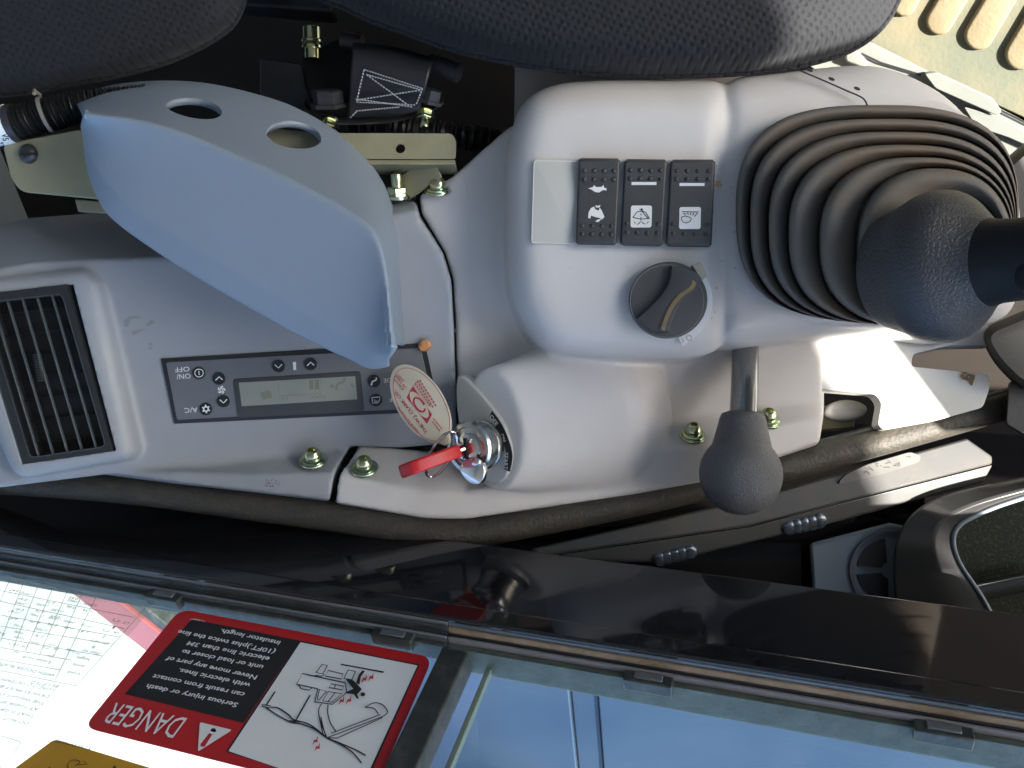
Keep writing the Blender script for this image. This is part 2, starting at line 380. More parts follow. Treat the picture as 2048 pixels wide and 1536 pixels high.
# --- window: rails, seals, panes
win = thing('side_window', 'sliding side window of two glass panes in a dusty black track', 'window')
def split(px): q = wall.px(px, 1240); return (q-W0).dot(FWD)
aM = split(905)
for (A0, A1, mats) in ((-1.2, aM, (M_rail, M_seal, M_dsteel, M_rail, M_seal)), (aM, 1.5, (M_rail, M_dust, M_dark, M_pink, M_seal2))):
    z = SILL-.004
    for k, (dz, w_in, mm) in enumerate(((.0046, .0040, mats[0]), (.0012, .0018, mats[1]), (.0006, -.0018, mats[2]), (.0018, -.0032, mats[3]), (.0034, -.0066, mats[4]))):
        bk = -.018 if A0 < aM-.1 else -.024
        m = MB(); wbox(m, A0+.0002, A1-.0002, z+.0002, z+dz, bk, w_in)
        m.build(('track_lip', 'track_groove', 'track_gap', 'track_rail', 'glass_seal')[k], mm, win, bevel=.0006); z += dz
GB = SILL+.0095
for cx, cy in ((325, 1172), (775, 1262), (1290, 1352), (1888, 1455)):
    q = wall.px(cx, cy); a = (q-W0).dot(FWD)
    m = MB(); wbox(m, a-.011, a+.013, SILL+.0035, SILL+.0105, -.012, -.0045); c = m.build('track_clip', M_seal, win, bevel=.0007)
    m = MB(); wbox(m, a-.006, a+.008, SILL+.0045, SILL+.0085, -.012, -.0036); m.build('clip_window', M_rail, c, bevel=.0004)
GW = -.012                                        # inner face of the fixed pane
m = MB(); wbox(m, -1.2, aM+.012, GB-.004, .52, GW-.004, GW); m.build('glass_pane', M_glass, win, 0)
m = MB(); wbox(m, aM+.024, 1.5, GB-.004, .52, GW-.010, GW-.006); m.build('glass_pane', M_glass, win, 0)
m = MB(); wbox(m, aM-.0025, aM+.0125, SILL+.006, .52, GW-.012, GW+.004); m.build('pane_seal', M_seal, win, bevel=.001)
m = MB(); wbox(m, aM+.0215, aM+.0245, SILL+.006, .52, GW-.0104, GW-.0056); m.build('glass_edge', M_green, win, bevel=.0005)

# --- outside
gr = MB().box(UP*-2.35+FWD*-60+OUT*-60, FWD*120, OUT*120, UP*.02).build('ground', mat('concrete_ground', (.30, .29, .27), .9, var=.3, vscale=2))
tag(gr, 'pale concrete ground far below the window', 'ground', kind='structure')
HU = -.62
hood_pl = Plane(UP*HU, FWD, -OUT)
hood = thing('engine_hood', 'white speckled hood outside the window with a faded red stripe', 'hood')
s0, s1 = at_u(148, 1160, HU), at_u(640, 1545, HU)
sd_ = (s1-s0).normalized(); perp = UP.cross(sd_)
if perp.dot(FWD) > 0: perp = -perp
far0, far1 = s0-sd_*.5, s0+sd_*1.9
def strip(mb, w0, w1, t0, t1): mb.box(far0+perp*w0+UP*t0, far1-far0, perp*(w1-w0), UP*(t1-t0))
m = MB(); strip(m, .03, 1.5, -.03, 0); m.build('hood_top', M_hood, hood, bevel=.004)
m = MB(); strip(m, -.030, .0295, -.03, .002); m.build('hood_stripe', M_stripe, hood, bevel=.003)
m = MB(); strip(m, -.050, -.0305, -.03, -.003); m.build('hood_seal', M_seal, hood, bevel=.003)
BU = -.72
bd = thing('sky_shade_panel', 'added panel outside the lower window, its blue standing in for sky shade', 'added panel')  # added panel; its blue stands in for sky shade outside
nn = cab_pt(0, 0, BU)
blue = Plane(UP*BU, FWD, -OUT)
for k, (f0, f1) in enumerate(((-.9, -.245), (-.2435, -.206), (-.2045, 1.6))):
    MB().box(cab_pt(f0, n0+.19, BU-.02), FWD*(f1-f0), OUT*1.6, UP*(.02 if k != 1 else .014)).build('shade_panel', M_sky_shade, bd, bevel=.002)
# ------------------------------------------------------------------ centre console with its switches
con = thing('center_console', 'light grey moulded console carrying three black rocker switches and a dial', 'console')
podpl = plane3(P(1100, 500, .470), P(1400, 500, .470), P(1250, 250, .470))
m = MB()
def pillow(mb, pts, Dt, Db, r, n=6, grow=0):      # rounded block: outline seen at depth Dt, walls down to Db
    Dt = -P(0, 0, Dt).z; Db = -P(0, 0, Db).z; RAW = lambda x, y, D: V(((x-1024)/F*D, -(y-768)/F*D, -D))
    k = F/Dt; loops = [[RAW(x, y, Db) for x, y in inset2([((x-1024)*Dt/Db+1024, (y-768)*Dt/Db+768) for x, y in pts], -grow)]]
    for i in range(n+1):
        a = math.pi/2*i/n; loops.append([RAW(x, y, Dt+r*(1-math.sin(a))) for x, y in inset2(pts, r*k*(1-math.cos(a)))])
    return mb.loft(loops)
pod = cr([(1014, 420), (1016, 300), (1042, 212), (1100, 172), (1200, 160), (1330, 160), (1440, 165), (1475, 230), (1462, 330), (1455, 480), (1462, 600), (1448, 680), (1405, 712), (1300, 718), (1170, 714), (1085, 690), (1030, 610), (1015, 510)], 6, True)
pillow(m, pod, .469, .60, .020, grow=6)
boot_base = cr([(1425, 420), (1428, 260), (1452, 165), (1600, 140), (1750, 132), (1860, 172), (1935, 235), (1990, 320), (2035, 420), (2040, 560), (2000, 640), (1850, 655), (1690, 668), (1560, 684), (1455, 692), (1428, 640)], 6, True)
pillow(m, boot_base, .4745, .60, .018, grow=4)
lip = cr([(1455, 430), (1470, 320), (1515, 250), (1600, 205), (1740, 192), (1880, 205), (1975, 265), (2035, 380), (2035, 560), (1960, 640), (1740, 656), (1560, 640), (1475, 560)], 6, True)
pillow(m, lip, .4745, .50, .006)
basepl = plane3(P(900, 400, .568), P(1200, 400, .568), P(1000, 880, .584)); 
if basepl.n.z < 0: basepl = Plane(basepl.o, basepl.ex, -basepl.ey)
m.prism(basepl, [(838, 388), (842, 425), (890, 505), (906, 560), (911, 650), (915, 780), (917, 925), (1250, 925), (1400, 880), (1646, 800), (1650, 690), (1500, 500), (1350, 200), (1020, 250), (900, 355)], -.05, 0)
def sweep(mb, stations):
    loops = []
    for s in stations:
        L = [P(*p) for p in s]; f, l = s[0], s[-1]
        loops.append(L+[P(l[0], l[1], .66), P(f[0], f[1]+2, .66)])
    return mb.loft(loops)
sweep(m, [[(718, 889, .588), (674, 952, .543), (669, 1004, .545), (669, 1009, .60)],
          [(880, 905, .588), (850, 985, .543), (850, 1036, .546), (850, 1041, .60)],
          [(960, 930, .590), (922, 990, .543), (930, 1037, .546), (930, 1042, .60)],
          [(1250, 830, .597), (1250, 916, .551), (1260, 989, .553), (1260, 994, .60)],
          [(1400, 805, .60), (1400, 888, .552), (1405, 963, .555), (1405, 968, .60)],
          [(1648, 775, .60), (1648, 832, .560), (1640, 884, .560), (1634, 892, .60)]])
# key switch housing: a tapering nose whose flat end faces left
KN = V((-.52, -.06, .85)).normalized(); KC = P(985, 872, .520)
kx = V((.85, .05, .52)); kx = (kx-KN*kx.dot(KN)).normalized(); ky = KN.cross(kx)
def kring(c, rx, ry, n=36, e=1.0): return [c+kx*(math.cos(2*math.pi*i/n)*rx)+ky*(math.sin(2*math.pi*i/n)*ry) for i in range(n)]
def nose(c, top, bot, rx, n=36):                 # egg section: long tip up the picture
    o = []
    for i in range(n):
        a = 2*math.pi*i/n; s = math.sin(a); o.append(c+kx*(math.cos(a)*rx)+ky*(s*(top if s > 0 else bot)))
    return o
sg = 1 if ky.y > 0 else -1
if sg < 0: ky = -ky
m.loft([nose(KC+V(c)-KN*d, a, b, r) for c, d, a, b, r in (((.038, .004, 0), .058, .066, .056, .052), ((.034, .004, 0), .034, .060, .050, .048), ((.030, .004, 0), .026, .054, .044, .044), ((.022, .003, 0), .016, .048, .039, .034), ((.010, .001, 0), .006, .0435, .035, .026), ((0, 0, 0), 0, .041, .033, .0215))])
m.mould('body', M_grey, con, .0015, 16)

# low front side panel beyond the nose of the console
fp = thing('front_side_panel', 'white notched side panel in bright sun below the joystick', 'panel')
m = MB()
ppl = plane3(P(1650, 720, .592), P(1900, 720, .578), P(1700, 620, .600))
m.prism(ppl, rpoly([(1600, 640), (1690, 640), (1900, 640), (2010, 660), (1990, 690), (1895, 692), (1826, 708), (1822, 733), (1977, 748), (1980, 775), (1966, 815), (1873, 841), (1767, 860), (1755, 850), (1763, 806), (1750, 788), (1652, 780), (1600, 775)], 9, 3), -.012, 0)
pb = m.build('panel_plate', M_wpanel, fp, bevel=.003, seg=3)
m = MB(); m.prism(ppl, rpoly([(1690, 655), (1900, 655), (1888, 688), (1840, 690), (1720, 672)], 6), .0005, .010); m.build('panel_step', M_wpanel, fp, bevel=.004, seg=3)
m = MB(); m.prism(ppl, rpoly([(1652, 792), (1750, 800), (1752, 842), (1652, 852)], 6), -.05, -.04); m.build('inner_plate', M_olive, fp, bevel=.002)
m = MB(); m.prism(ppl, ell(1725, 808, 44, 22, 30), -.039, -.028, bev=.004); m.build('inner_boss', M_wpanel, fp)
m = MB()
for k in range(9): m.flat(ppl, ell(1938+random.gauss(0, 14), 752+random.gauss(0, 8), random.uniform(2, 9), random.uniform(2, 6), 9, random.uniform(0, 180)), .0004)
m.build('mud_smear', M_dirt, fp, 0)

# bolts
def bolt_mesh(name, mats, R=.0085):
    m = MB(); m.revolve((0, 0, 0), (0, 0, 1), [(R, 0), (R*1.02, .0006), (R*.98, .0014), (R*.80, .0017)], 28)
    m.revolve((0, 0, .0016), (0, 0, 1), [(R*.86, 0), (R*.86, .001), (R*.78, .0014)], 28)
    m.revolve((0, 0, .003), (0, 0, 1), [(R*.60, 0), (R*.63, .001), (R*.60, .0028), (R*.50, .0046), (R*.36, .0056), (R*.26, .0059), (R*.24, .0030)], 28)
    m.revolve((0, 0, .0042), (0, 0, 1), [(R*.25, 0), (R*.25, .0012)], 6, mi=1)
    return m.mesh(name, mats)
ME_bolt = bolt_mesh('bolt', [M_zinc, M_dark])
BN = V((0, .84, .54))
put(ME_bolt, 'bolt', con, P(729, 938, .556), BN)
put(ME_bolt, 'bolt', con, P(1385, 872, .566), BN)
put(ME_bolt, 'bolt', con, P(1535, 843, .570), BN)
put(ME_bolt, 'bolt', con, P(876, 384, .566), V((0, .86, .5)))

MB().box(P(1030, 60, .62), V((.17, 0, 0)), V((0, -.10, 0)), V((0, 0, -.22))).build('hidden_sun_block', M_grey, con)  # hidden block added to keep sun off the floor in the gap
# blank plate and three rocker switches
def onpod(mb, pts, w0, w1, mi=0, bev=0): return mb.prism(podpl, pts, w0, w1, mi, bev)
bp = MB(); onpod(bp, rpoly([(1067, 320), (1158, 321), (1152, 489), (1062, 487)], 7), -.006, .0022, bev=.0004); bp = bp.build('blank_plate', M_blank, con)
m = MB(); m.ribbon(podpl, rpoly([(1068.5, 321.5), (1157, 322.5), (1151, 487.5), (1063.5, 485.5)], 6), 1.6, .0023, closed=True); m.build('plate_edge', M_edge, bp, 0)
ME_dot = MB().revolve((0, 0, -.0004), (0, 0, 1), [(.00135, 0), (.0013, .0006), (.001, .0011), (.0005, .0014)], 12).mesh('grip_dot', M_sw)
def switch(c, dots, icon, slots=None):
    (x0, y0), (x1, y1), (x2, y2), (x3, y3) = c            # TL TR BR BL
    # the rocker face is a shallow V: two planes meeting a little above the middle
    base = MB()
    g = lambda u, v: ((x0+(x1-x0)*u)*(1-v)+(x3+(x2-x3)*u)*v, (y0+(y1-y0)*u)*(1-v)+(y3+(y2-y3)*u)*v)
    hgt = lambda v: .0066 if v < .02 else (.0072-.0022*min(1, v/.45) if v < .45 else .0050+.0024*(v-.45)/.55)
    loops = []
    Vs = [0, .03, .15, .3, .42, .48, .6, .8, .97, 1]
    out = []
    for v in Vs:
        e = 0.0 if .02 < v < .98 else .0012
        row = []
        for u, dw in ((0, -.010), (0, -.0012), (.035, 0), (.965, 0), (1, -.0012), (1, -.010)):
            uu = u if not e else .06+.88*u
            row.append(podpl.px(*g(uu, v), hgt(v)+(dw if dw > -.009 else -hgt(v)-.006)-(e if dw > -.009 else 0)))
        loops.append(row)
    base.loft(loops)
    s = base.build('rocker_switch', M_sw, con, 30, bevel=.0004)
    for u, v in dots:
        q = podpl.px(*g(u, v), hgt(v)-.0001); put(ME_dot, 'grip_dot', s, q, podpl.n)
    m = MB(); icon(m, lambda u, v, dw=0: g(u, v), hgt); m.build('symbol', [M_white, M_dark], s, 0)
    return s
def grid(vs): return [(.14+.235*i+.01, v) for v in vs for i in range(4)]
class Lift:                                       # plane parallel to podpl at the rocker's height, tilted with the face
    def __init__(s, g, hgt, v0, v1):
        a = podpl.px(*g(0, v0), hgt(v0)+.00015); b = podpl.px(*g(1, v0), hgt(v0)+.00015); c = podpl.px(*g(0, v1), hgt(v1)+.00015)
        s.pl = Plane(a, b-a, a-c)
def icon_speed(m, g, h):
    L = Lift(g, h, .30, .40).pl; t = lambda pts: m.flat(L, pts, .0001)
    t([(1176, 377), (1186, 374), (1188, 370), (1192, 374), (1203, 374), (1207, 370), (1208, 375), (1213, 377), (1213, 381), (1206, 380), (1198, 385), (1190, 384), (1183, 379)])
    L = Lift(g, h, .52, .72).pl; t = lambda pts: m.flat(L, pts, .0001)
    t([(1176, 436), (1177, 425), (1182, 416), (1188, 413), (1191, 419), (1198, 421), (1199, 415), (1203, 420), (1206, 427), (1209, 434), (1204, 439), (1199, 436), (1190, 434), (1182, 431), (1181, 437)])
    t([(1192, 415), (1191, 410), (1195, 412), (1201, 410), (1199, 415)])
    t([(1203, 438), (1197, 444), (1190, 443), (1196, 439)])
def card(m, L, x, y, w, h):
    m.flat(L, rpoly([(x, y), (x+w, y), (x+w-1, y+h), (x-1, y+h)], 5), .0001)
def icon_wash(m, g, h):
    L = Lift(g, h, .27, .32).pl; m.flat(L, [(1263, 364), (1313, 364), (1313, 370), (1263, 370)], .0001)
    L = Lift(g, h, .52, .82).pl; card(m, L, 1262, 411, 42, 44)
    for pts, wd in (([(1265.5, 435), (1274, 424), (1283, 422), (1291, 424), (1299, 437)], 1.7), ([(1265.5, 435), (1282, 438), (1299, 437)], 1.7), ([(1283, 421), (1296, 437)], 1.7), ([(1282, 427), (1282, 431)], 1.5), ([(1282, 434), (1282, 441)], 1.5),
                    ([(1281, 443), (1278, 447), (1274, 449)], 1.5), ([(1283, 443), (1287, 447), (1291, 448)], 1.5), ([(1271, 447), (1268, 443)], 1.5), ([(1294, 447), (1297, 443)], 1.5)):
        m.ribbon(L, pts, wd, .0002, 1)
    m.flat(L, ell(1283.5, 419, 2.4, 2.4, 10), .0003, 1)
def icon_lamp(m, g, h):
    L = Lift(g, h, .27, .32).pl; m.flat(L, [(1359, 366), (1409, 366), (1409, 372), (1359, 372)], .0001)
    L = Lift(g, h, .52, .82).pl; card(m, L, 1359, 414, 43, 44)
    m.ribbon(L, [(1364, 423.5), (1397, 424)], 1.8, .0002, 1)
    for a, b in (((1372, 429), (1366.5, 427)), ((1377, 429), (1374.5, 426)), ((1381, 430), (1381, 426)), ((1385, 431), (1388, 426)), ((1389, 433), (1395, 426))):
        m.ribbon(L, [a, (b[0], b[1]-.2)], 1.9, .0002, 1)
    m.ribbon(L, [(1363.5, 434), (1370, 432), (1379, 434.5), (1383, 437), (1380, 443), (1373, 446), (1366, 444), (1363, 439)], 1.7, .0002, 1, closed=True)
switch([(1157, 316), (1241, 317), (1233, 491), (1151, 489)], grid([.145, .245, .78, .875]), icon_speed)
mid = [(.13, .745), (.87, .745)]
switch([(1249, 318), (1335, 319), (1325, 493), (1240, 491)], grid([.13, .225, .85])+mid, icon_wash)
switch([(1341, 319), (1431, 319), (1423, 495), (1331, 493)], grid([.13, .225, .85])+mid, icon_lamp)

# dial with its white scale
d = MB(); onpod(d, ell(1333, 602, 76, 75, 56), -.004, .0080, bev=.0010)
dial = d.build('throttle_dial', mat('dial_black', (.075, .075, .075), .45, bump=.3, bscale=1500, var=.15), con, 30)
edge = MB(); edge.ribbon(podpl, ell(1334, 602, 73.5, 72.5, 56), 1.6, .0081, closed=True); edge.build('dial_edge', M_scuff, dial, 0)
lc = cr([(1334, 537), (1331, 565), (1316, 592), (1292, 618), (1268, 640)], 6)
rc = cr([(1393, 566), (1388, 578), (1366, 594), (1349, 615), (1337, 640), (1329, 667)], 6)
g = MB(); grip = lc+[(1282, 656), (1300, 667)]+rc[::-1]+[(1385, 552), (1362, 540)]
onpod(g, grip, .0076, .0130, bev=.0008); g.build('dial_grip', M_sw, dial, 30)
g = MB()
for i in range(0, len(rc)-2):
    for t in (0, .5):
        x = rc[i][0]*(1-t)+rc[i+1][0]*t; y = rc[i][1]*(1-t)+rc[i+1][1]*t
        g.ribbon(podpl, [(x-1, y-.6), (x-8, y-5)], 1.5, .0131)
g.build('grip_knurl', M_orange, dial, 0)
g = MB(); onpod(g, rpoly([(1374, 536), (1392, 530), (1404, 558), (1394, 566), (1384, 552)], 3), .0078, .0125, bev=.0006); g.build('dial_pointer', mat('pointer_grey', (.34, .32, .25), .5), dial, 30)
g = MB(); arc = ell(1333, 602, 92, 92, 40, 0, -63, 58); arc2 = ell(1333, 602, 77.5, 76.5, 40, 0, -66, 62)
g.flat(podpl, arc+[(1366, 693), (1357, 676)]+arc2[::-1], .0006)
g.w += 1e-4
g.ribbon(podpl, [(1372, 676), (1374, 672), (1380, 671), (1384, 675), (1382, 680), (1378, 682)], 1.1, .0007, 1, closed=True)
g.ribbon(podpl, [(1363, 677), (1367, 681), (1365, 685)], 1, .0007, 1)
g.build('dial_scale', [mat('scale_white', (.9, .9, .88), .5), M_scuff], con, 0)
# dirt left beside the switches and boot
m = MB()
for k in range(7): m.flat(podpl, ell(1437+random.gauss(0, 2.5), 368+random.gauss(0, 5), random.uniform(1.5, 4), random.uniform(1.5, 5), 8, random.uniform(0, 90)), .0006)
for k in range(26): m.flat(podpl, ell(random.choice([1466, 1470, 1140, 1350, 1436])+random.gauss(0, 8), random.uniform(300, 640), random.uniform(.5, 1.6), random.uniform(.5, 2.2), 6), .0006)
m.build('dirt_speck', mat('tan_dirt', (.34, .22, .12), .9), con, 0)['kind'] = 'stuff'
# seam, hinge slots and screws at the front end
bpl = plane3(P(1500, 200, .478), P(1800, 200, .478), P(1600, 100, .500))
m = MB(); m.ribbon(bpl, cr([(1568, 128), (1640, 158), (1690, 180), (1725, 196), (1735, 212)], 6), 4, .006); m.build('front_seam', M_dark, con, 0)
m = MB()
for x, y in ((1619, 140), (1663, 158), (1714, 177)): m.flat(bpl, ell(x, y, 7, 3.4, 12, 20), .0062)
m.build('slot_hole', M_dark, con, 0)

# key switch: label plate, chrome barrel, shutter
kpl = Plane(KC, kx, ky)
if kpl.n.dot(KN) < 0: kpl = Plane(KC, kx, -ky)
tip = [(920, 756), (932, 754), (955, 775), (985, 810), (1008, 842), (1022, 875), (1027, 910), (1020, 945), (1000, 965), (980, 962), (960, 950), (945, 930), (932, 900), (924, 850), (918, 800)]
ls = MB(); ls.prism(kpl, cr(tip, 5, True), -.006, .0030, bev=.0008); lp = ls.build('switch_label', mat('label_silver', (.55, .54, .51), .35, metal=.3), con, 0)
ls = MB()
band_o = cr([(984, 821), (1002, 846), (1016, 876), (1025, 910), (1020, 944)], 6); band_i = cr([(979, 832), (993, 853), (1005, 880), (1012, 908), (1008, 938)], 6)
ls.flat(kpl, band_o+band_i[::-1], .0032, 0)
ls.text(kpl, 'OFF', (985, 832), (998, 851), 8, .0034, 1, .02)
ls.text(kpl, 'ON', (1006.5, 868), (1012, 883), 8, .0034, 1, .02)
ls.text(kpl, 'START', (1016, 903), (1015, 937), 7.5, .0034, 1, .02)
for x, y in ((991, 848), (1003, 875), (1010, 911)): ls.flat(kpl, ell(x, y, 1.6, 1.6, 8), .0034, 1)
ls.build('label_print', [M_dark, M_white], lp, 0)
kb = P(962, 890, .512)
barrel = MB()
R = .0140
barrel.revolve(kb-KN*.002, KN, [(R*1.06, 0), (R*1.06, .003), (R, .0035), (R, .012), (R*1.08, .0125), (R*1.10, .0145), (R*1.02, .016), (R*.86, .0163), (R*.82, .0150), (R*.4, .0150)], 48)
ks = barrel.build('key_switch', M_steel, con, 35)
fc = kb+KN*.0135
m = MB(); m.revolve(fc-KN*.001, KN, [(R*.62, 0), (R*.60, .0022), (R*.50, .0030), (R*.20, .0030)], 36); m.build('key_plug', M_chrome, ks, 35)
m = MB(); m.box(fc+KN*.0021-kx*.0009-ky*.006, kx*.0018, ky*.012, KN*.0009); m.build('key_slot', M_dark, ks, 0)
shp = Plane(fc+KN*.0005, kx, ky) if Plane(fc, kx, ky).n.dot(KN) > 0 else Plane(fc+KN*.0005, kx, -ky)
m = MB(); m.prism(shp, cr([(938, 917), (955, 916), (972, 925), (977, 945), (968, 966), (948, 964), (930, 945), (928, 928)], 5, True), .001, .0042, bev=.001)
m.prism(shp, ell(962, 922, 9, 9, 20), .004, .0060, bev=.0012); m.build('dust_shutter', M_chrome, ks, 30)

# key, ring and paddle tag
key = thing('ignition_key', 'key with red plastic head turned in the ignition switch', 'key')
k0 = P(942, 893, .495); ka = (P(832, 933, .462)-k0).normalized(); kth = ka.cross(P(885, 915, .46)).normalized(); kw = ka.cross(kth)
blade = MB().box(k0-ka*.012-kth*.0009-kw*.004, ka*.026, kth*.0018, kw*.008); blade.build('key_blade', M_steel, key, bevel=.0003)
hp = Plane(k0, ka, kw)
out = rpoly([(.010, -.007), (.014, -.011), (.026, -.012), (.043, -.010), (.047, 0), (.043, .010), (.026, .012), (.014, .011), (.010, .007)], .004, 3)
h = MB()
lo = [hp.p(x, y, -.0038) for x, y in out]; hi = [hp.p(x, y, .0038) for x, y in out]
if hp.n.dot(kth) == 0: pass
h.loft([lo, hi]); h.build('key_head', M_key, key, bevel=.0014, seg=3)
ring = thing('split_key_ring', 'wire split ring through the red key head', 'key ring')
rc_ = P(881, 909, .470); rx_ = P(881+27, 909-12, .472)-rc_; ry_ = P(881+14, 909-44, .464)-rc_
for dr, nm in ((0, 'ring_coil'), (.0011, 'ring_coil')):
    m = MB(); m.tube([rc_+rx_*math.cos(t)+ry_*math.sin(t)+V((dr*.6, 0, dr)) for t in [2*math.pi*i/48 for i in range(48)]], .0006, 8, closed=True); m.build(nm, M_chrome, ring)
tg = thing('paddle_key_tag', 'oval cream key tag with red print resting against the climate panel', 'key tag')
tpl = plane3(P(889, 862, .490), P(803, 752, .524), P(905, 800, .500))
if tpl.n.z < 0: tpl = Plane(tpl.o, tpl.ex, -tpl.ey)
tol = ell(843, 809, 87, 47, 48, 58)
m = MB(); m.prism(tpl, tol, 0, .0028, bev=.0006); m.prism(tpl, ell(886, 872, 22, 14, 20, 60), 0, .0026, bev=.0006); m.build('tag_plate', M_tagm, tg, 30)
m = MB(); m.ribbon(tpl, ell(843, 809, 82, 43, 48, 58), 1.2, .0029, closed=True)
m.flat(tpl, rpoly([(826, 772), (864, 829), (854, 848), (813, 795)], 2), .0029)
m.flat(tpl, ell(838.5, 809.5, 31, 11, 24, 57), .0029, 1)
m.ribbon(tpl, ell(838.5, 809.5, 16, 8.5, 16, 57, -40, 290), 4.2, .00295, 0)
m.text(tpl, 'THE W.J. CLARK CO.', (859, 866), (795, 783), 6.2, .0029, 0, .02)
m.text(tpl, 'Sold & Serviced by', (841, 866), (800, 816), 4.2, .0029, 0, .01)
m.text(tpl, 'Over', (813, 764), (800, 752), 5, .0029, 0, .01); m.text(tpl, '75 Years', (816, 776), (796, 754), 5, .0029, 0, .01); m.text(tpl, 'of Service', (812, 782), (794, 761), 5, .0029, 0, .01)
for k, (a, b) in enumerate((((872, 812), (838, 758)), ((866, 815), (833, 760)), ((860, 812), (829, 765)), ((884, 858), (866, 836)), ((880, 862), (864, 842)))):
    n = 9
    for i in range(n):
        p = np.array(a)+(np.array(b)-np.array(a))*(i/n); q = np.array(a)+(np.array(b)-np.array(a))*((i+.66)/n); m.ribbon(tpl, [tuple(p), tuple(q)], 2.6, .0029)
m.build('tag_print', [M_tagr, M_tagm], tg, 0)
# ------------------------------------------------------------------ left console: air vent and climate panel
lc_ = thing('climate_console', 'shaded grey side console with the air vent and climate panel', 'console')
acpl = plane3(P(300, 600, .540), P(800, 580, .545), P(500, 880, .572))
if acpl.n.z < 0: acpl = Plane(acpl.o, acpl.ex, -acpl.ey)
m = MB()
face = [(-120, 560), (60, 528), (200, 520), (420, 512), (833, 420), (841, 440), (886, 507), (902.5, 561), (907.5, 650), (911.5, 780), (913, 885), (800, 895), (700, 892), (400, 930), (200, 950), (-120, 990)]
back = [(-120, 470), (60, 436), (190, 426), (420, 418), (828, 380), (838, 425), (886, 504), (902.5, 561), (907.5, 650), (911.5, 780), (913, 885), (800, 895), (700, 892), (400, 930), (200, 950), (-120, 990)]
L0 = [acpl.px(x, y) for x, y in face]; L1 = [acpl.px(x, y, -.055) for x, y in back]; L2 = [acpl.px(x, y, -.09) for x, y in back]
m.loft([L2, L1, L0])
sweep(m, [[(190, 931, .612), (200, 938, .585), (200, 943, .580), (200, 948, .612)],
          [(350, 924, .592), (352, 944, .562), (352, 964, .562), (352, 969, .60)],
          [(520, 904, .590), (520, 950, .550), (520, 984, .553), (520, 989, .60)],
          [(705, 884, .590), (668, 948, .543), (660, 1000, .546), (660, 1006, .60)]])
vpl = plane3(P(0, 750, .528), P(200, 730, .524), P(100, 900, .536))
if vpl.n.z < 0: vpl = Plane(vpl.o, vpl.ex, -vpl.ey)
vo = rpoly([(-110, 562), (160, 532), (192, 560), (262, 905), (250, 925), (22, 966), (-10, 900)], 30, 6)
m.prism(vpl, vo, -.03, 0, bev=.009)
cutm = MB(); cutm.prism(vpl, [(-60, 592), (146, 568), (232, 901), (44, 928)], -.016, .01)
lbody = m.mould('body', M_grey_shade, lc_, .0016, 6, cutm)
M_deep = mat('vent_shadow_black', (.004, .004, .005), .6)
vent = MB(); fr = [(-62, 592), (145, 567.5), (233, 901), (43, 929)]
inn = rpoly([(-34, 606), (124, 588), (212, 893), (60, 916)], 12)
# vent frame as a ring
def ringprism(mb, pl, outer, inner, w0, w1, mi=0):
    n = len(inner)
    O = []
    cx = sum(p[0] for p in inner)/n; cy = sum(p[1] for p in inner)/n
    for (x, y) in inner:                          # shoot each inner point outwards onto the outer polygon
        best = None; dx, dy = x-cx, y-cy
        for i in range(len(outer)):
            (ax, ay), (bx, by) = outer[i], outer[(i+1) % len(outer)]
            ex, ey = bx-ax, by-ay; den = dx*ey-dy*ex
            if abs(den) < 1e-9: continue
            t = ((ax-cx)*ey-(ay-cy)*ex)/den; u = ((ax-cx)*dy-(ay-cy)*dx)/den
            if t > 0 and -1e-6 <= u <= 1+1e-6 and (best is None or t < best): best = t
        O.append((cx+dx*best, cy+dy*best))
    rows = [[pl.px(x, y)+pl.n*h for x, y in Q] for Q, h in ((O, w0), (O, w1), (inner, w1), (inner, w0))]
    rows.append(rows[0]); mb.loft(rows, mi, (False, False)); return mb
ringprism(vent, vpl, fr, inn, -.0150, .0010)
vent = vent.build('air_vent', M_black, lc_, 35)
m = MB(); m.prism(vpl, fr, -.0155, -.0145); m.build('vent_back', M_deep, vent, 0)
M_slat = mat('vent_slat', (.055, .068, .08), .35)
for k in range(7):
    t = (k+.3)/5.4; xa, ya = -34+158*t*1.0, 606-18*t; xb, yb = 60+152*t, 916-23*t
    if xb > 214: break
    a, b = vpl.px(xa, ya, -.0105), vpl.px(xb, yb, -.0105); d = (b-a).normalized()
    m = MB(); m.box(a-vpl.n.cross(d)*.0004+vpl.n*.008, b-a, vpl.n.cross(d)*.0008, vpl.n*.0024); m.build('slat', M_slat, vent, bevel=.0003)
m = MB(); m.ribbon(vpl, inn, 2.2, .0011, closed=True); m.build('vent_rim', M_slat, vent, 0)
for k in range(7):
    t = (k+.5)/7; xa, ya = -30+90*t, 610+300*t; a = vpl.px(xa, ya, -.013); b = vpl.px(xa+150, ya-20, -.013)
    m = MB(); m.box(a, b-a, (vpl.px(xa, ya+3, -.013)-a), vpl.n*.002); m.build('cross_vane', M_deep, vent, 0)
m = MB(); a = vpl.px(73, 708, -.006); b = vpl.px(83, 762, -.006); m.tube([a, b], .0022, 10); tw = m.build('vent_thumbwheel', M_black, vent)
m = MB()
for k in range(11):
    q = a+(b-a)*(k/10.5); m.tube([q, q+(b-a)*.03], .00245, 10)
m.build('wheel_ridge', M_slat, vent)

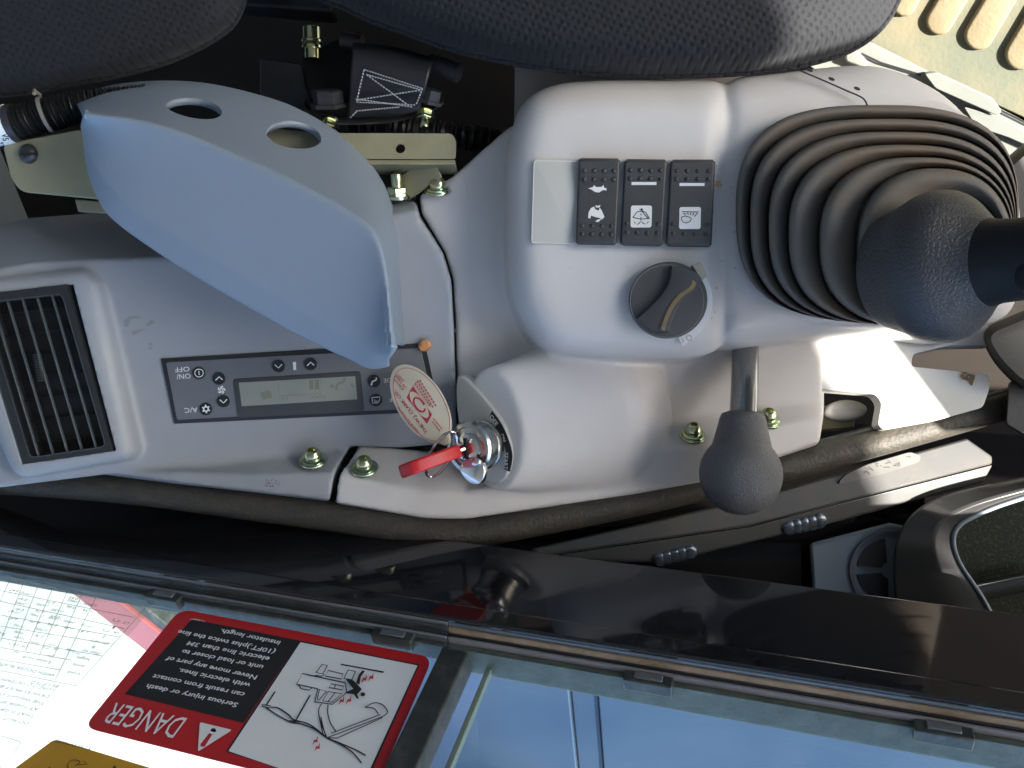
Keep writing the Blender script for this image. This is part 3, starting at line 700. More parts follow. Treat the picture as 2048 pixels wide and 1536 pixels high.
pan = MB(); quad = [(323, 717), (850, 686), (880, 822), (350, 847)]
pan.prism(acpl, quad, -.006, .0012, bev=.0004); pan = pan.build('climate_panel', M_black, lc_, 30)
m = MB(); m.prism(acpl, rpoly([(334, 724), (842, 695), (868, 815), (478, 832), (356, 839)], 5), .001, .0019, bev=.0003); m.build('panel_face', M_face, pan, 30)
m = MB(); m.prism(acpl, rpoly([(467, 757), (722, 741), (728, 805), (730, 822), (478, 834)], 8), .0015, .0024, bev=.0003); m.build('display_bezel', mat('bezel_grey', (.045, .048, .052), .4), pan, 30)
m = MB(); m.prism(acpl, [(480, 764), (712, 751), (716, 797), (486, 811)], .002, .0027); lcd = m.build('display_glass', M_lcd, pan, 0)
m = MB(); W = .0028
m.flat(acpl, [(618, 760), (626, 760), (627, 779), (619, 779)], W); m.flat(acpl, [(629, 759), (638, 759), (639, 779), (630, 779)], W)
m.ribbon(acpl, [(556, 769), (559, 792), (643, 787), (641, 758)], 1.2, W)
m.ribbon(acpl, [(690, 756), (687, 764), (675, 768), (672, 779)], 5, W); m.flat(acpl, ell(664, 772, 4, 4, 8), W); m.ribbon(acpl, [(702, 768), (708, 774)], 4, W)
m.text(acpl, 'MAX', (652, 788), (622, 790), 6, W); m.text(acpl, 'LO', (578, 793), (560, 794), 6, W); m.flat(acpl, rpoly([(520, 785), (540, 780), (545, 795), (525, 800)], 5), W)
m.build('display_segments', M_lcdd, pan, 0)
M_btn = mat('button_black', (.014, .015, .017), .4)
def button(x, y, r, icon):
    q = acpl.px(x, y, .0019); b = MB(); R = r*abs(q.z)/F
    b.revolve(q-acpl.n*.001, acpl.n, [(R, 0), (R, .0016), (R*.93, .0021)], 28)
    b.w = 0; icon(b, x, y); b.build('button', [M_btn, M_white], pan, 30)
WI = .0032
up = lambda b, x, y: b.ribbon(acpl, [(x-7, y+3.5), (x+.5, y-3.5), (x+7, y+2.5)], 1.9, WI, 1)
dn = lambda b, x, y: b.ribbon(acpl, [(x-7.5, y-2.5), (x, y+4), (x+7, y-3.5)], 1.9, WI, 1)
def power(b, x, y): b.ribbon(acpl, ell(x, y, 8.5, 8, 24), 1.5, WI, 1, closed=True); b.ribbon(acpl, [(x-.3, y-5), (x+.3, y+4)], 1.5, WI, 1)
def sunny(b, x, y):
    b.ribbon(acpl, ell(x, y, 4.6, 4.6, 18), 2.6, WI, 1, closed=True)
    for k in range(6): a = k*math.pi/3+.4; b.ribbon(acpl, [(x+5*math.cos(a), y+5*math.sin(a)), (x+8.5*math.cos(a), y+8.5*math.sin(a))], 2.6, WI, 1)
def sitter(b, x, y): b.ribbon(acpl, [(x+5, y-7), (x+4, y-2), (x-3, y+1), (x-5, y+6)], 3, WI, 1); b.flat(acpl, ell(x-5, y+7, 2, 2, 8), WI, 1)
def recirc(b, x, y): b.ribbon(acpl, [(x-8, y-5), (x+8, y-6), (x+7, y+1), (x+3, y+6), (x-7, y+6), (x-8, y-5)], 1.5, WI, 1); b.ribbon(acpl, [(x-3, y-1), (x-3, y+3), (x+3, y+2)], 1.5, WI, 1)
for x, y, i in ((398, 746, power), (438, 757, up), (447, 802, dn), (412, 818, sunny), (557, 732, dn), (621, 728, up), (748, 762, sitter), (752, 800, recirc)): button(x, y, 12.5, i)
W = .0021
for t_, a_, b_, h_ in (('ON/', (383, 746), (355, 748), 10), ('OFF', (381, 732), (352, 734), 10), ('A/C', (397, 813), (371, 815), 10), ('MODE', (802, 754), (768, 756), 9), ('REC/F', (818, 792), (779, 794), 9)):
    m = MB(); m.text(acpl, t_, a_, b_, h_, W); m.build('lettering', M_white, pan, 0)
m = MB()
for k in range(5): a = k*1.257+.3; m.ribbon(acpl, [(443+2*math.cos(a), 780+2*math.sin(a)), (443+6*math.cos(a+.5), 780+6*math.sin(a+.5)), (443+7.5*math.cos(a+1.1), 780+7.5*math.sin(a+1.1))], 3.0, W)
m.build('fan_symbol', M_white, pan, 0); m = MB()
m.ribbon(acpl, [(589, 729), (589.6, 740)], 5.5, W); m.flat(acpl, ell(589, 727, 3.6, 3.6, 12), W); m.w += 1e-4
m.build('thermometer_symbol', M_white, pan, 0)
put(ME_bolt, 'bolt', lc_, P(627, 922, .560), BN)
# black scuffs on the face, printed code on the flange
m = MB()
for pts in ([(247, 642), (258, 633), (280, 632), (282, 636), (262, 638), (256, 652), (250, 654)], [(292, 650), (300, 641), (305, 640), (310, 645), (303, 649), (296, 653)], [(262, 664), (275, 660), (292, 657), (280, 664), (268, 671)],
            [(202, 684), (212, 679), (216, 681), (226, 693), (214, 688)], [(297, 687), (304, 685), (305, 690), (299, 692)], [(297, 695), (305, 694), (304, 698), (298, 700)]):
    m.flat(acpl, pts, .0002)
m.build('scuff', mat('scuff_grey', (.24, .245, .24), .6), lc_, 0)
m = MB(); lpl = plane3(P(520, 958, .5495), P(560, 960, .5485), P(540, 985, .5515))
if lpl.n.z < 0: lpl = Plane(lpl.o, lpl.ex, -lpl.ey)
for k in range(34): m.flat(lpl, ell(544+random.uniform(-15, 15), 966+random.uniform(-8, 8), .9, .9, 6), .0012)
m.build('dotted_print', M_dark, lc_, 0)
cl = MB(); cp = acpl.px(848, 690, .0025); cl.revolve(cp, acpl.n, [(.0034, -.001), (.0040, .0008), (.003, .0022), (.001, .0026)], 9)
for i, v in enumerate(cl.v): cl.v[i] = tuple(V(v)+V((random.gauss(0, .0004), random.gauss(0, .0004), random.gauss(0, .0003))))
tag(cl.build('clay_crumb', M_clay), 'crumb of orange clay stuck on the corner of the climate panel', 'clay')

# ------------------------------------------------------------------ wrist cover with two round holes
Fp = cr([(158, 256), (166, 330), (186, 390), (218, 436), (300, 497), (400, 560), (500, 618), (600, 674), (685, 714), (735, 737), (775, 732)], 5)
Rp = cr([(166, 226), (250, 236), (330, 254), (420, 288), (520, 332), (615, 378), (700, 425), (752, 470), (773, 540), (780, 620), (784, 690)], 5)
Tp = cr([(148, 200), (205, 172), (300, 160), (402, 163), (503, 184), (592, 214), (690, 274), (761, 356), (794, 466), (800, 580), (806, 690)], 5)
rows = []
N = len(Fp)
for i in range(N):
    t = i/(N-1)
    f = P(*Fp[i], .452-.012*t); r = P(*Rp[i], .430-.006*t); tt = P(*Tp[i], .545-.01*t)
    r1 = r+(f-r).normalized()*.0035; r2 = r+(tt-r).normalized()*.0035
    row = [f+V((0, 0, -.012)), f+V((0, 0, -.003))]
    for k in range(1, 5): row.append(f+(r1-f)*(k/5))
    for k in range(6):
        s = k/5; row.append(r1*(1-s)**2+r*2*s*(1-s)+r2*s*s)
    for k in range(1, 5): row.append(r2+(tt-r2)*(k/5))
    row += [tt+V((0, 0, -.001)), tt+V((0, 0, -.012))]
    rows.append(row)
m = MB(); m.loft(rows, 0, (False, False), closed=False)
co = bpy.data.objects.new('t', m.mesh('t', M_cover, 0)); C.objects.link(co)
sm = co.modifiers.new('s', 'SOLIDIFY'); sm.thickness = .004; sm.offset = 1
sm = co.modifiers.new('r', 'REMESH'); sm.mode = 'VOXEL'; sm.voxel_size = .0010; sm.use_smooth_shade = True
sm = co.modifiers.new('q', 'SMOOTH'); sm.iterations = 3; sm.factor = .5
cut = MB()
from mathutils.bvhtree import BVHTree
tree = BVHTree.FromPolygons(m.v, m.f)
def on_cover(x, y): return tree.ray_cast(V((0, 0, 0)), P(x, y, .4).normalized())[0]
for x, y, rx, ry in ((388, 217, 56, 19), (588, 270, 55, 26)):
    hpl = plane3(on_cover(x-20, y-6), on_cover(x+20, y+6), on_cover(x, y+12))
    if hpl.n.z < 0: hpl = Plane(hpl.o, hpl.ex, -hpl.ey)
    cut.prism(hpl, ell(x, y, rx, ry, 40, 8), -.012, .012)
cov = bake(co, 'cover_shell', M_cover, None, cut)
hc = thing('wrist_cover', 'grey plastic cover, tinted sky blue, with two round holes above the climate panel', 'cover'); cov.parent = hc
# ------------------------------------------------------------------ brackets, hose, belt anchor in the gap
b1 = thing('slotted_bracket', 'olive plated end bracket with one screw beside the ribbed hose', 'bracket')
pl1 = plane3(P(20, 300, .505), P(180, 290, .495), P(80, 400, .51))
if pl1.n.z < 0: pl1 = Plane(pl1.o, pl1.ex, -pl1.ey)
m = MB(); m.prism(pl1, rpoly([(4, 288), (160, 258), (320, 300), (320, 420), (190, 398), (42, 384), (22, 360)], 14), -.003, 0); m.build('bracket_plate', M_olive, b1, bevel=.0008)
m = MB(); m.revolve(pl1.px(58, 308), pl1.n, [(.0056, -.001), (.0056, .0012), (.0045, .0032), (.002, .0042)], 24); s_ = m.build('screw', M_dsteel, b1)
m = MB(); q = pl1.px(58, 308, .0036); m.box(q-pl1.ex*.005-pl1.ey*.0006, pl1.ex*.010, pl1.ey*.0012, pl1.n*.001); m.build('screw_slot', M_dark, s_, 0)
m = MB(); m.prism(pl1, [(128, 395), (195, 400), (195, 424), (135, 421)], -.02, -.010); m.build('bracket_foot', M_olive, b1, bevel=.0006)
b2 = thing('angle_bracket', 'long olive plated angle bracket with a round hole and a diagonal strut', 'bracket')
pl2 = plane3(P(700, 290, .535), P(900, 290, .535), P(800, 330, .537))
if pl2.n.z < 0: pl2 = Plane(pl2.o, pl2.ex, -pl2.ey)
m = MB(); m.prism(pl2, rpoly([(520, 255), (640, 266), (903, 267), (912, 280), (911, 318), (520, 318)], 7), -.003, 0)
ob = bpy.data.objects.new('t', m.mesh('t', M_olive, 0)); C.objects.link(ob)
c_ = MB(); c_.prism(pl2, ell(800.5, 297, 10, 9.5, 24), -.02, .02)
pb = bake(ob, 'bracket_plate', M_olive, b2, c_, True, 30)
m = MB(); q0, q1 = pl2.px(560, 319.5, -.0001), pl2.px(910.5, 319.5, -.0001); m.box(q0, q1-q0, V((0, -.0008, -.022)), V((0, -.0030, .0012))); m.build('bracket_lip', M_olive, b2, bevel=.0006)
m = MB(); a, b = P(872, 331, .548), P(806, 378, .572); d = (b-a).normalized(); s = V((0, 0, 1)).cross(d).normalized()
m.box(a-s*.0075, b-a, s*.015, V((0, 0, -.003))); m.build('bracket_strut', M_olive, b2, bevel=.0006)
ME_nut = MB(); ME_nut.revolve((0, 0, 0), (0, 0, 1), [(.0078, 0), (.0078, .002)], 28); ME_nut.revolve((0, 0, .002), (0, 0, 1), [(.0062, 0), (.0064, .0005), (.0064, .0045), (.0056, .0052)], 6); ME_nut.revolve((0, 0, .007), (0, 0, 1), [(.0036, 0), (.0036, .0075), (.003, .0083)], 16)
ME_nut = ME_nut.mesh('nut', M_zinc)
put(ME_nut, 'nut', b2, P(795, 396, .570), V((0, .92, .4)))

hs = thing('ribbed_hose', 'black ribbed hose with a white cable tie and paper sleeve', 'hose')
hp_ = [P(-60, 262, .50), P(30, 246, .50), P(100, 228, .505), P(180, 212, .515), P(300, 200, .535)]
hp_ = [V(q) for q in cr(hp_, 40)]
m = MB(); m.tube(hp_, lambda t: .0088+.0010*math.sin(t*2*math.pi*62), 20); m.build('hose_tube', M_hose, hs)
def sleeve(i0, i1, r, nm, mm): q = MB(); q.tube(hp_[i0:i1], r, 24); return q.build(nm, mm, hs)
sleeve(8, 43, .0108, 'grey_sleeve', M_dsteel); lab = sleeve(0, 37, .0111, 'label_sleeve', M_stw)
sleeve(74, 79, .0106, 'cable_tie', M_scuff)
m = MB(); q = hp_[76]; m.tube([q+V((-.002, .0105, .002)), q+V((-.005, .013, .004)), q+V((-.003, .010, .007))], .0011, 8); m.build('tie_tail', M_scuff, hs)
slp = plane3(P(0, 254, .486), P(30, 247, .486), P(12, 280, .4865))
if slp.n.z < 0: slp = Plane(slp.o, slp.ex, -slp.ey)
m = MB(); m.text(slp, 'W5', (4, 262), (9, 284), 12, .0012, 0, .02); m.text(slp, '978', (1, 286), (4, 300), 8, .0012, 0, .02); m.build('sleeve_print', M_dark, hs, 0)

belt = thing('seat_belt_anchor', 'dark leather belt strap stitched in white on its steel anchor', 'seat belt')
spl = plane3(P(720, 130, .560), P(850, 150, .556), P(700, 240, .575))
if spl.n.z < 0: spl = Plane(spl.o, spl.ex, -spl.ey)
m = MB(); top = cr([(708, 92), (760, 96), (820, 108), (866, 124)], 6); bot = cr([(840, 222), (800, 232), (745, 236), (697, 236)], 6)
rws = []
for j in range(9):
    t = j/8; r = []
    for i in range(len(top)):
        a, b = np.array(top[i]), np.array(bot[len(bot)-1-i]); p = a*(1-t)+b*t; r.append(spl.px(p[0], p[1], .008*math.sin(math.pi*min(1, t*1.25+.1))**.8))
    rws.append(r)
m.loft(rws, 0, (False, False), closed=False)
so = bpy.data.objects.new('strap', m.mesh('strap', M_belt, 60)); C.objects.link(so); so.parent = belt
md = so.modifiers.new('s', 'SOLIDIFY'); md.thickness = .003; md.offset = -1
m = MB()
def stitch(a, b, n):
    for i in range(n):
        t0, t1 = i/n, (i+.68)/n
        p = [a[0]+(b[0]-a[0])*t0, a[1]+(b[1]-a[1])*t0]; q = [a[0]+(b[0]-a[0])*t1, a[1]+(b[1]-a[1])*t1]
        yy = (p[1]+q[1])/2; h = .0124 if yy < 185 else .0124-.0062*(yy-185)/50
        m.tube([spl.px(*p, h), spl.px(*q, h)], .00042, 5)
c1, c2, c3, c4 = (728, 139), (845, 177), (832, 210), (713, 204)
stitch(c1, c2, 22); stitch((733, 149), (842, 180), 20); stitch(c1, c4, 10); stitch(c2, c3, 6); stitch(c4, c3, 20); stitch((712, 198), (826, 214), 20); stitch((733, 149), (820, 213), 16); stitch((715, 200), (842, 180), 20); stitch((712, 222), (800, 214), 16); stitch((700, 236), (714, 222), 3)
m.build('stitching', M_thread, belt)
m = MB(); arc_ = cr([(608, 205), (615, 228), (660, 240), (720, 242), (790, 236), (850, 220), (888, 200)], 6)
rw = [[P(x, y-10, .585), P(x, y+6, .572), P(x, y+9, .574), P(x, y-6, .60)] for x, y in arc_]
m.loft(rw); m.build('anchor_plate', M_dsteel, belt, bevel=.0006)
for a, b, r in ((P(684, 80, .575), P(724, 86, .572), .0052), (P(860, 127, .566), P(918, 146, .556), .0058)):
    m = MB(); m.tube([a, b], r, 16); m.build('anchor_pin', M_dsteel, belt)
put(ME_nut, 'nut', belt, P(659, 244, .580), V((0, -.9, .4)), 0, .8); put(ME_nut, 'nut', belt, P(850, 226, .570), V((0, -.9, .4)), 0, .8)
m = MB(); m.revolve(P(658, 214, .575), V((0, .9, .45)), [(.012, 0), (.012, .002), (.0095, .0022), (.0098, .009), (.0085, .010)], 6); m.build('anchor_bolt', M_dsteel, belt, 25)
m = MB(); m.revolve(P(858, 205, .565), V((.3, .9, .45)), [(.009, 0), (.009, .002), (.0068, .0022), (.0068, .008)], 6); m.build('anchor_bolt', M_dsteel, belt, 25)
fr_ = thing('seat_mount', 'black seat mount with a yellow zinc bolt in the shadow', 'seat mount')
m = MB(); m.loft([[P(520, 118, .63), P(600, 130, .60), P(608, 165, .59), P(630, 235, .59), P(520, 200, .63)], [P(520, 118, .70), P(600, 130, .70), P(608, 165, .70), P(630, 235, .70), P(520, 200, .70)]]); m.build('mount_plate', M_dsteel, fr_, bevel=.001)
m = MB(); m.loft([[P(600, 110, .62), P(720, 60, .62), P(735, 130, .60), P(690, 215, .60), P(615, 200, .60)], [P(600, 110, .70), P(720, 60, .70), P(735, 130, .70), P(690, 215, .70), P(615, 200, .70)]]); m.build('mount_block', M_stick, fr_, bevel=.002)
m = MB(); m.revolve(P(625, 118, .60), V((0, 1, .12)), [(.005, 0), (.005, .006), (.0066, .0062), (.0066, .0078), (.005, .008), (.0068, .0098), (.0068, .0112), (.0052, .0114), (.0058, .012), (.0058, .019), (.005, .0196)], 16); m.build('bolt', M_zinc, fr_, 25)
m = MB(); m.box(P(455, 6, .66), V((.07, -.006, 0)), V((0, .022, 0)), V((0, 0, -.02))); m.build('mount_rail', M_dsteel, fr_, bevel=.002)
cb = thing('wiring_conduit', 'black wiring conduit lying in the gap behind the angle bracket', 'conduit')
m = MB(); m.tube([V(q) for q in cr([P(700, 240, .64), P(880, 268, .64), P(1000, 285, .645), P(1120, 300, .65)], 40)], lambda t: .0085+.0008*math.sin(t*2*math.pi*50), 16); m.build('conduit_tube', M_hose, cb)
# ------------------------------------------------------------------ joystick
js = thing('joystick', 'black joystick with a ribbed rubber boot and grained bell at the right', 'joystick')
cx0 = [1473, 1501, 1538, 1578, 1640, 1716, 1790]; cy0 = [211, 238, 264, 290, 315, 337, 390]
cx1 = [2036, 2036, 2032, 2030, 2028, 2025, 2010]; cy1 = [641, 645, 648, 650, 653, 657, 660]
cd = [.4580, .446, .434, .422, .410, .400, .392]
def sq(x0, x1, y0, y1, D, n=72, e=2.7):
    o = []; cx, cy, rx, ry = (x0+x1)/2, (y0+y1)/2, (x1-x0)/2, (y1-y0)/2
    for i in range(n):
        a = 2*math.pi*i/n; c, s = math.cos(a), math.sin(a)
        r = (abs(c)**e+abs(s)**e)**(-1/e); o.append(P(cx+rx*c*r, cy+ry*s*r, D))
    return o
loops = [sq(cx0[0]-2, cx1[0]+2, cy0[0]-2, cy1[0]+2, .480)]
for k in range(6):
    for t, dd in ((0, .010), (.03, .004), (.10, .0012), (.25, 0), (.45, .0002), (.62, .0022), (.82, .005), (.92, .010), (.95, .011), (.98, .010)):
        q = lambda A: A[k]+(A[k+1]-A[k])*t
        e = 2.9-.12*k
        loops.append(sq(q(cx0), q(cx1), q(cy0), q(cy1), cd[k]+dd, e=e))
m = MB(); m.loft(loops); m.build('boot', M_rubber, js, 80)
JA = V((.54, -.02, .84)).normalized(); JC = P(1858, 537, .392)
u_ = JC.z*-1/F
prof = [(115, -.020), (132, -.008), (143, -.002), (149, .003), (150, .008), (146, .0125), (137, .0165), (122, .020), (104, .0235), (91, .0265), (82, .0290)]
m = MB(); m.revolve(JC, JA, [(r*u_, t) for r, t in cr(prof, 3)], 64); m.build('bell', M_leather, js, 80)
m = MB(); m.revolve(JC, JA, [(83*u_, .0285), (78*u_, .033), (75*u_, .042), (73*u_, .08), (72*u_, .30)], 48); m.build('stick', M_stick, js, 60)
gx, gy, _ = frame_of(JA)
if gy.y > 0: gy = -gy
m = MB(); c0 = JC+V((0, -.0075, 0))+V((-.84, 0, .54))*.0085
m.revolve(c0, JA, [(.002, .044), (.006, .0452), (.0088, .048), (.0098, .053), (.010, .07), (.010, .29)], 40); gp = m.build('grip_sleeve', M_stick, js, 60)
m = MB(); a = c0+V((-.003, .0096, .0)); m.tube([a+JA*.056, a+JA*.12, a+JA*.25], .0007, 8); m.build('mould_line', M_rubber, gp)

# ------------------------------------------------------------------ lever with ball knob
lv = thing('control_lever', 'short steel lever with a grained black ball knob', 'lever')
m = MB(); m.tube([P(1491, 690, .560), P(1489, 780, .528), P(1486, 850, .500)], .0080, 24); m.build('lever_rod', mat('rod_steel', (.36, .37, .37), .22, metal=.9, var=.3, vscale=50), lv)
top_, bc = P(1486, 828, .498), P(1481, 948, .478); ax = (bc-top_); L_ = ax.length; ax.normalize(); Rb = .0232
prof = [(.0100, 0), (.0124, .0012), (.0134, .004), (.0146, .010)]
th0 = math.asin(.0168/Rb)
for k in range(21):
    th = th0+(math.pi-th0-.03)*k/20; prof.append((Rb*math.sin(th), L_-Rb*math.cos(th)))
m = MB(); m.revolve(top_, ax, prof, 48); kb_ = m.build('ball_knob', M_ball, lv, 80)
m = MB(); q = bc+(V((-.02, -.55, .83)).normalized())*Rb*.985; m.revolve(q, V((-.02, -.55, .83)), [(.0010, 0), (.0009, .0005), (.0004, .0007)], 10); m.build('mould_nub', M_ball, kb_)

# ------------------------------------------------------------------ seat
seat = thing('operator_seat', 'navy mesh fabric seat at the top edge with a shaded backrest', 'seat')
def cushion(pts, D0, prof, name, nz=.0):
    m = MB(); loops = [[P(x, y, D0+.09) for x, y in inset2(pts, 25)], [P(x, y, D0+.03) for x, y in pts]]
    cx, cy = sum(p[0] for p in pts)/len(pts), sum(p[1] for p in pts)/len(pts)
    for d, D in prof:
        s = max(0, d-12)/420; loops.append([P(x+(cx-x)*s, y+(cy-y)*s, D0+D) for x, y in inset2(pts, min(d, 12))])
    m.loft(loops); return m.build(name, M_seat, seat, 80)
cpts = cr([(590, -60), (700, 22), (800, 62), (900, 98), (1000, 122), (1120, 141), (1250, 151), (1380, 152), (1500, 146), (1600, 132), (1690, 106), (1750, 68), (1790, 15), (1808, -60), (1810, -300), (1720, -560), (1300, -640), (860, -600), (600, -340)], 8, True)
cushion(cpts, .490, [(1, .010), (4, .002), (12, -.008), (28, -.018), (55, -.027), (95, -.033), (150, -.036)], 'seat_cushion')
bpts = cr([(-420, -460), (-440, 0), (-300, 190), (0, 190), (120, 172), (240, 150), (340, 122), (430, 78), (478, 30), (492, -60), (470, -300), (200, -520)], 8, True)
cushion(bpts, .520, [(1, .010), (4, .003), (12, -.008), (30, -.020), (60, -.030), (110, -.036)], 'seat_backrest')
for nm, pts, D in (('cushion_piping', cpts, .497), ('backrest_piping', bpts, .527)):
    m = MB(); m.tube([P(x, y, D) for x, y in pts], .0016, 8, closed=True); m.build(nm, M_seat, seat)

# ------------------------------------------------------------------ floor mat and sill parts, top right
mt = thing('floor_mat', 'dusty rubber floor mat with long raised ribs', 'floor mat')
FU = FLOOR_U+.006
def lvl(u): return Plane(UP*u, FWD, -OUT)
mpl = lvl(FU)
edge_ = [(1640, 62), (1735, 78), (1765, 108), (1800, 122), (2048, 236), (2300, 350), (2600, 100), (2400, -400), (1700, -400), (1560, -60)]
m = MB(); m.prism(mpl, edge_, -.005, 0); m.build('mat_sheet', M_mat, mt, bevel=.001)
for (x0, y0), (x1, y1), wd in (((1808, 8), (1850, -70), 24), ((1878, 42), (1960, -95), 27), ((1957, 70), (2070, -120), 29), ((2040, 108), (2170, -110), 31), ((2125, 146), (2270, -95), 33)):
    m = MB(); d = np.array((x1-x0, y1-y0), float); d /= np.linalg.norm(d); nrm = np.array((-d[1], d[0]))
    pts = [tuple(np.array((x0, y0))+(-d*math.cos(a)+nrm*math.sin(a))*wd) for a in np.linspace(math.pi/2, -math.pi/2, 14)]
    pts += [tuple(np.array((x1, y1))+(d*math.cos(a)-nrm*math.sin(a))*wd) for a in np.linspace(math.pi/2, -math.pi/2, 14)]
    m.prism(mpl, pts, -.001, .0045, bev=.0022); m.build('mat_rib', M_rib, mt, 50)
sf = thing('door_sill_trim', 'white painted sill trim between the floor mat and the joystick boot', 'sill')
spl_ = lvl(FU+.02)
def sill(nm, pts, w0, w1, mm=M_sill, r=6): m = MB(); m.prism(spl_, rpoly(pts, r), w0, w1); return m.build(nm, mm, sf, bevel=.0015)
sill('sill_plate', [(1560, 90), (1735, 84), (1850, 142), (2080, 262), (2080, 420), (1990, 420), (1900, 330)], -.012, 0)
sill('sill_strip', [(1846, 143), (1870, 141), (1984, 194), (2000, 218), (1990, 226), (1868, 172)], .001, .009)
sill('sill_corner', [(1690, 96), (1712, 97), (1736, 122), (1728, 134), (1690, 120)], .001, .007)
sill('sill_rail', [(1925, 210), (2000, 232), (2080, 280), (2080, 300), (2012, 270), (1950, 250)], .001, .006)
m = MB(); m.ribbon(spl_, [(1722, 107), (1762, 126), (1842, 150)], 4, .002); m.ribbon(spl_, [(1992, 216), (2060, 250)], 4, .002); m.build('sill_gap', M_dark, sf, 0)
fr2 = thing('front_rubber_cover', 'dusty dark rubber cover at the right edge beside the boot', 'cover')
m = MB(); m.loft([[P(x, y, .60) for x, y in rpoly([(1996, 330), (2090, 250), (2120, 520), (2020, 520)], 20)], [P(x, y, .52) for x, y in rpoly([(2004, 330), (2090, 262), (2110, 510), (2022, 510)], 20)], [P(x, y, .508) for x, y in rpoly([(2014, 342), (2085, 280), (2100, 500), (2030, 500)], 16)]]); m.build('cover_body', M_rubber2, fr2, 50)
m = MB(); m.loft([[P(x, y, .62) for x, y in rpoly([(1955, 660), (2120, 590), (2120, 800), (2050, 790), (1985, 725)], 30)], [P(x, y, .545) for x, y in rpoly([(1960, 664), (2110, 600), (2110, 790), (2050, 780), (1990, 722)], 30)], [P(x, y, .533) for x, y in rpoly([(1975, 670), (2105, 615), (2105, 775), (2050, 765), (2000, 715)], 26)]]); m.build('cover_lobe', M_rubber2, fr2, 50)
m = MB(); m.loft([[P(x, y, .62) for x, y in rpoly([(2016, 765), (2100, 730), (2100, 905), (2010, 850)], 8)], [P(x, y, .565) for x, y in rpoly([(2018, 765), (2100, 735), (2100, 900), (2012, 848)], 8)]]); m.build('cover_plate', M_dsteel, fr2, bevel=.002)

# ------------------------------------------------------------------ trim and bars below the console
tr = thing('rubber_edge_trim', 'grained black rubber trim along the lower edge of the grey console', 'trim')
def bead(pts, r, nm, mm, par, n=14): m = MB(); m.tube([P(*p) for p in pts], r, n); return m.build(nm, mm, par, 60)
bead(cr([(-80, 960, .70), (100, 968, .65), (300, 985, .61), (500, 1012, .585), (680, 1036, .570), (820, 1058, .563), (890, 1066, .561), (960, 1064, .562), (1060, 1046, .566), (1250, 1008, .574), (1450, 962, .584), (1640, 915, .594), (1800, 872, .602), (2090, 790, .616)], 5), .0090, 'trim_bead', M_trim, tr)
bead(cr([(-80, 944, .70), (100, 950, .655), (300, 966, .615), (500, 994, .590), (680, 1018, .576), (820, 1042, .570), (890, 1049, .570), (960, 1046, .570), (1060, 1028, .574), (1250, 988, .582), (1450, 945, .592), (1640, 895, .600), (1800, 852, .608), (2090, 770, .622)], 5), .0050, 'trim_lip', M_seal, tr)
bar = thing('door_rail', 'dark grey painted angle rail with weld spots and a painted patch of pale glare', 'rail')
def plate(nm, quad, th, mm, bev=.0015):
    q = [P(*p) for p in quad]; n = (q[1]-q[0]).cross(q[3]-q[0]).normalized()
    if n.z < 0: n = -n
    if ((q[1]-q[0]).cross(q[2]-q[0])).dot(n) < 0: q = q[::-1]
    m = MB(); m.loft([[p-n*th for p in q], q]); return m.build(nm, mm, bar, bevel=bev)
plate('rail_top', [(1060, 1098, .588), (1520, 992, .602), (1935, 876, .616), (1986, 912, .612), (1986, 928, .611), (1500, 1052, .597), (1086, 1113, .586)], .004, M_bar)
plate('rail_face', [(1086, 1114, .5855), (1500, 1053, .5965), (1986, 929, .6105), (1968, 962, .618), (1650, 1046, .606), (1330, 1122, .598), (1090, 1118, .5865)], .004, M_bar)
m = MB(); bb = [(960, 1080), (1560, 1010), (1850, 930), (1850, 1270), (1500, 1250), (960, 1160)]; m.loft([[P(x, y, .70) for x, y in bb], [P(x, y, .665) for x, y in bb]]); m.build('rail_base', M_gloss, bar, bevel=.001)
rp = plane3(P(1520, 1000, .6015), P(1900, 900, .6135), P(1500, 1040, .598))
if rp.n.z < 0: rp = Plane(rp.o, rp.ex, -rp.ey)
m = MB(); m.prism(rp, rpoly([(1672, 968), (1688, 950), (1730, 930), (1818, 904), (1838, 912), (1836, 924), (1770, 946), (1690, 966)], 8), -.002, .0022); lb = m.build('glare_patch', mat('glare_grey', (.15, .15, .145), .3, var=.3, vscale=60), bar, 30)  # pale glare on the rail, painted as a raised patch
m = MB()
for k in range(11): x = 1712+random.uniform(0, 108); y = 947-(x-1712)*.27+random.uniform(-8, 8); m.ribbon(rp, [(x, y), (x+random.uniform(-4, 12), y+random.uniform(-5, 5)), (x+random.uniform(0, 14), y+random.uniform(-6, 4))], random.uniform(1, 2.2), .0024)
m.build('glare_marks', M_dsteel, lb, 0)
for x, y, D in ((1352, 1113, .597), (1612, 1050, .603)):
    m = MB()
    for k in range(5): m.revolve(P(x-32+k*15, y+7-k*3.6, D), V((.1, -.3, .95)), [(.0052, -.002), (.0050, .0004), (.0034, .0012), (.0010, .0016)], 12)
    m.build('weld_bead', mat('weld_steel', (.16, .19, .24), .25, metal=.7), bar, 70)
ringp = thing('reflection_panel', 'added grey panel with a dark ring, standing in for a reflection, low beside the painted angle rail', 'reflection stand-in')  # added panel and ring in place of a reflection in dark glass
ring_pl = plane3(P(1640, 1130, .645), P(1790, 1130, .63), P(1700, 1200, .635))
if ring_pl.n.z < 0: ring_pl = Plane(ring_pl.o, ring_pl.ex, -ring_pl.ey)
m = MB(); m.prism(ring_pl, [(1620, 1088), (1780, 1046), (1850, 1060), (1850, 1230), (1630, 1240)], -.004, 0); m.build('reflection_plate', M_cover, ringp, bevel=.002)
ringprism(MB(), ring_pl, ell(1778, 1140, 80, 80, 40), ell(1778, 1140, 73, 73, 40), -.001, .002).build('reflection_ring', M_face, ringp, 40)
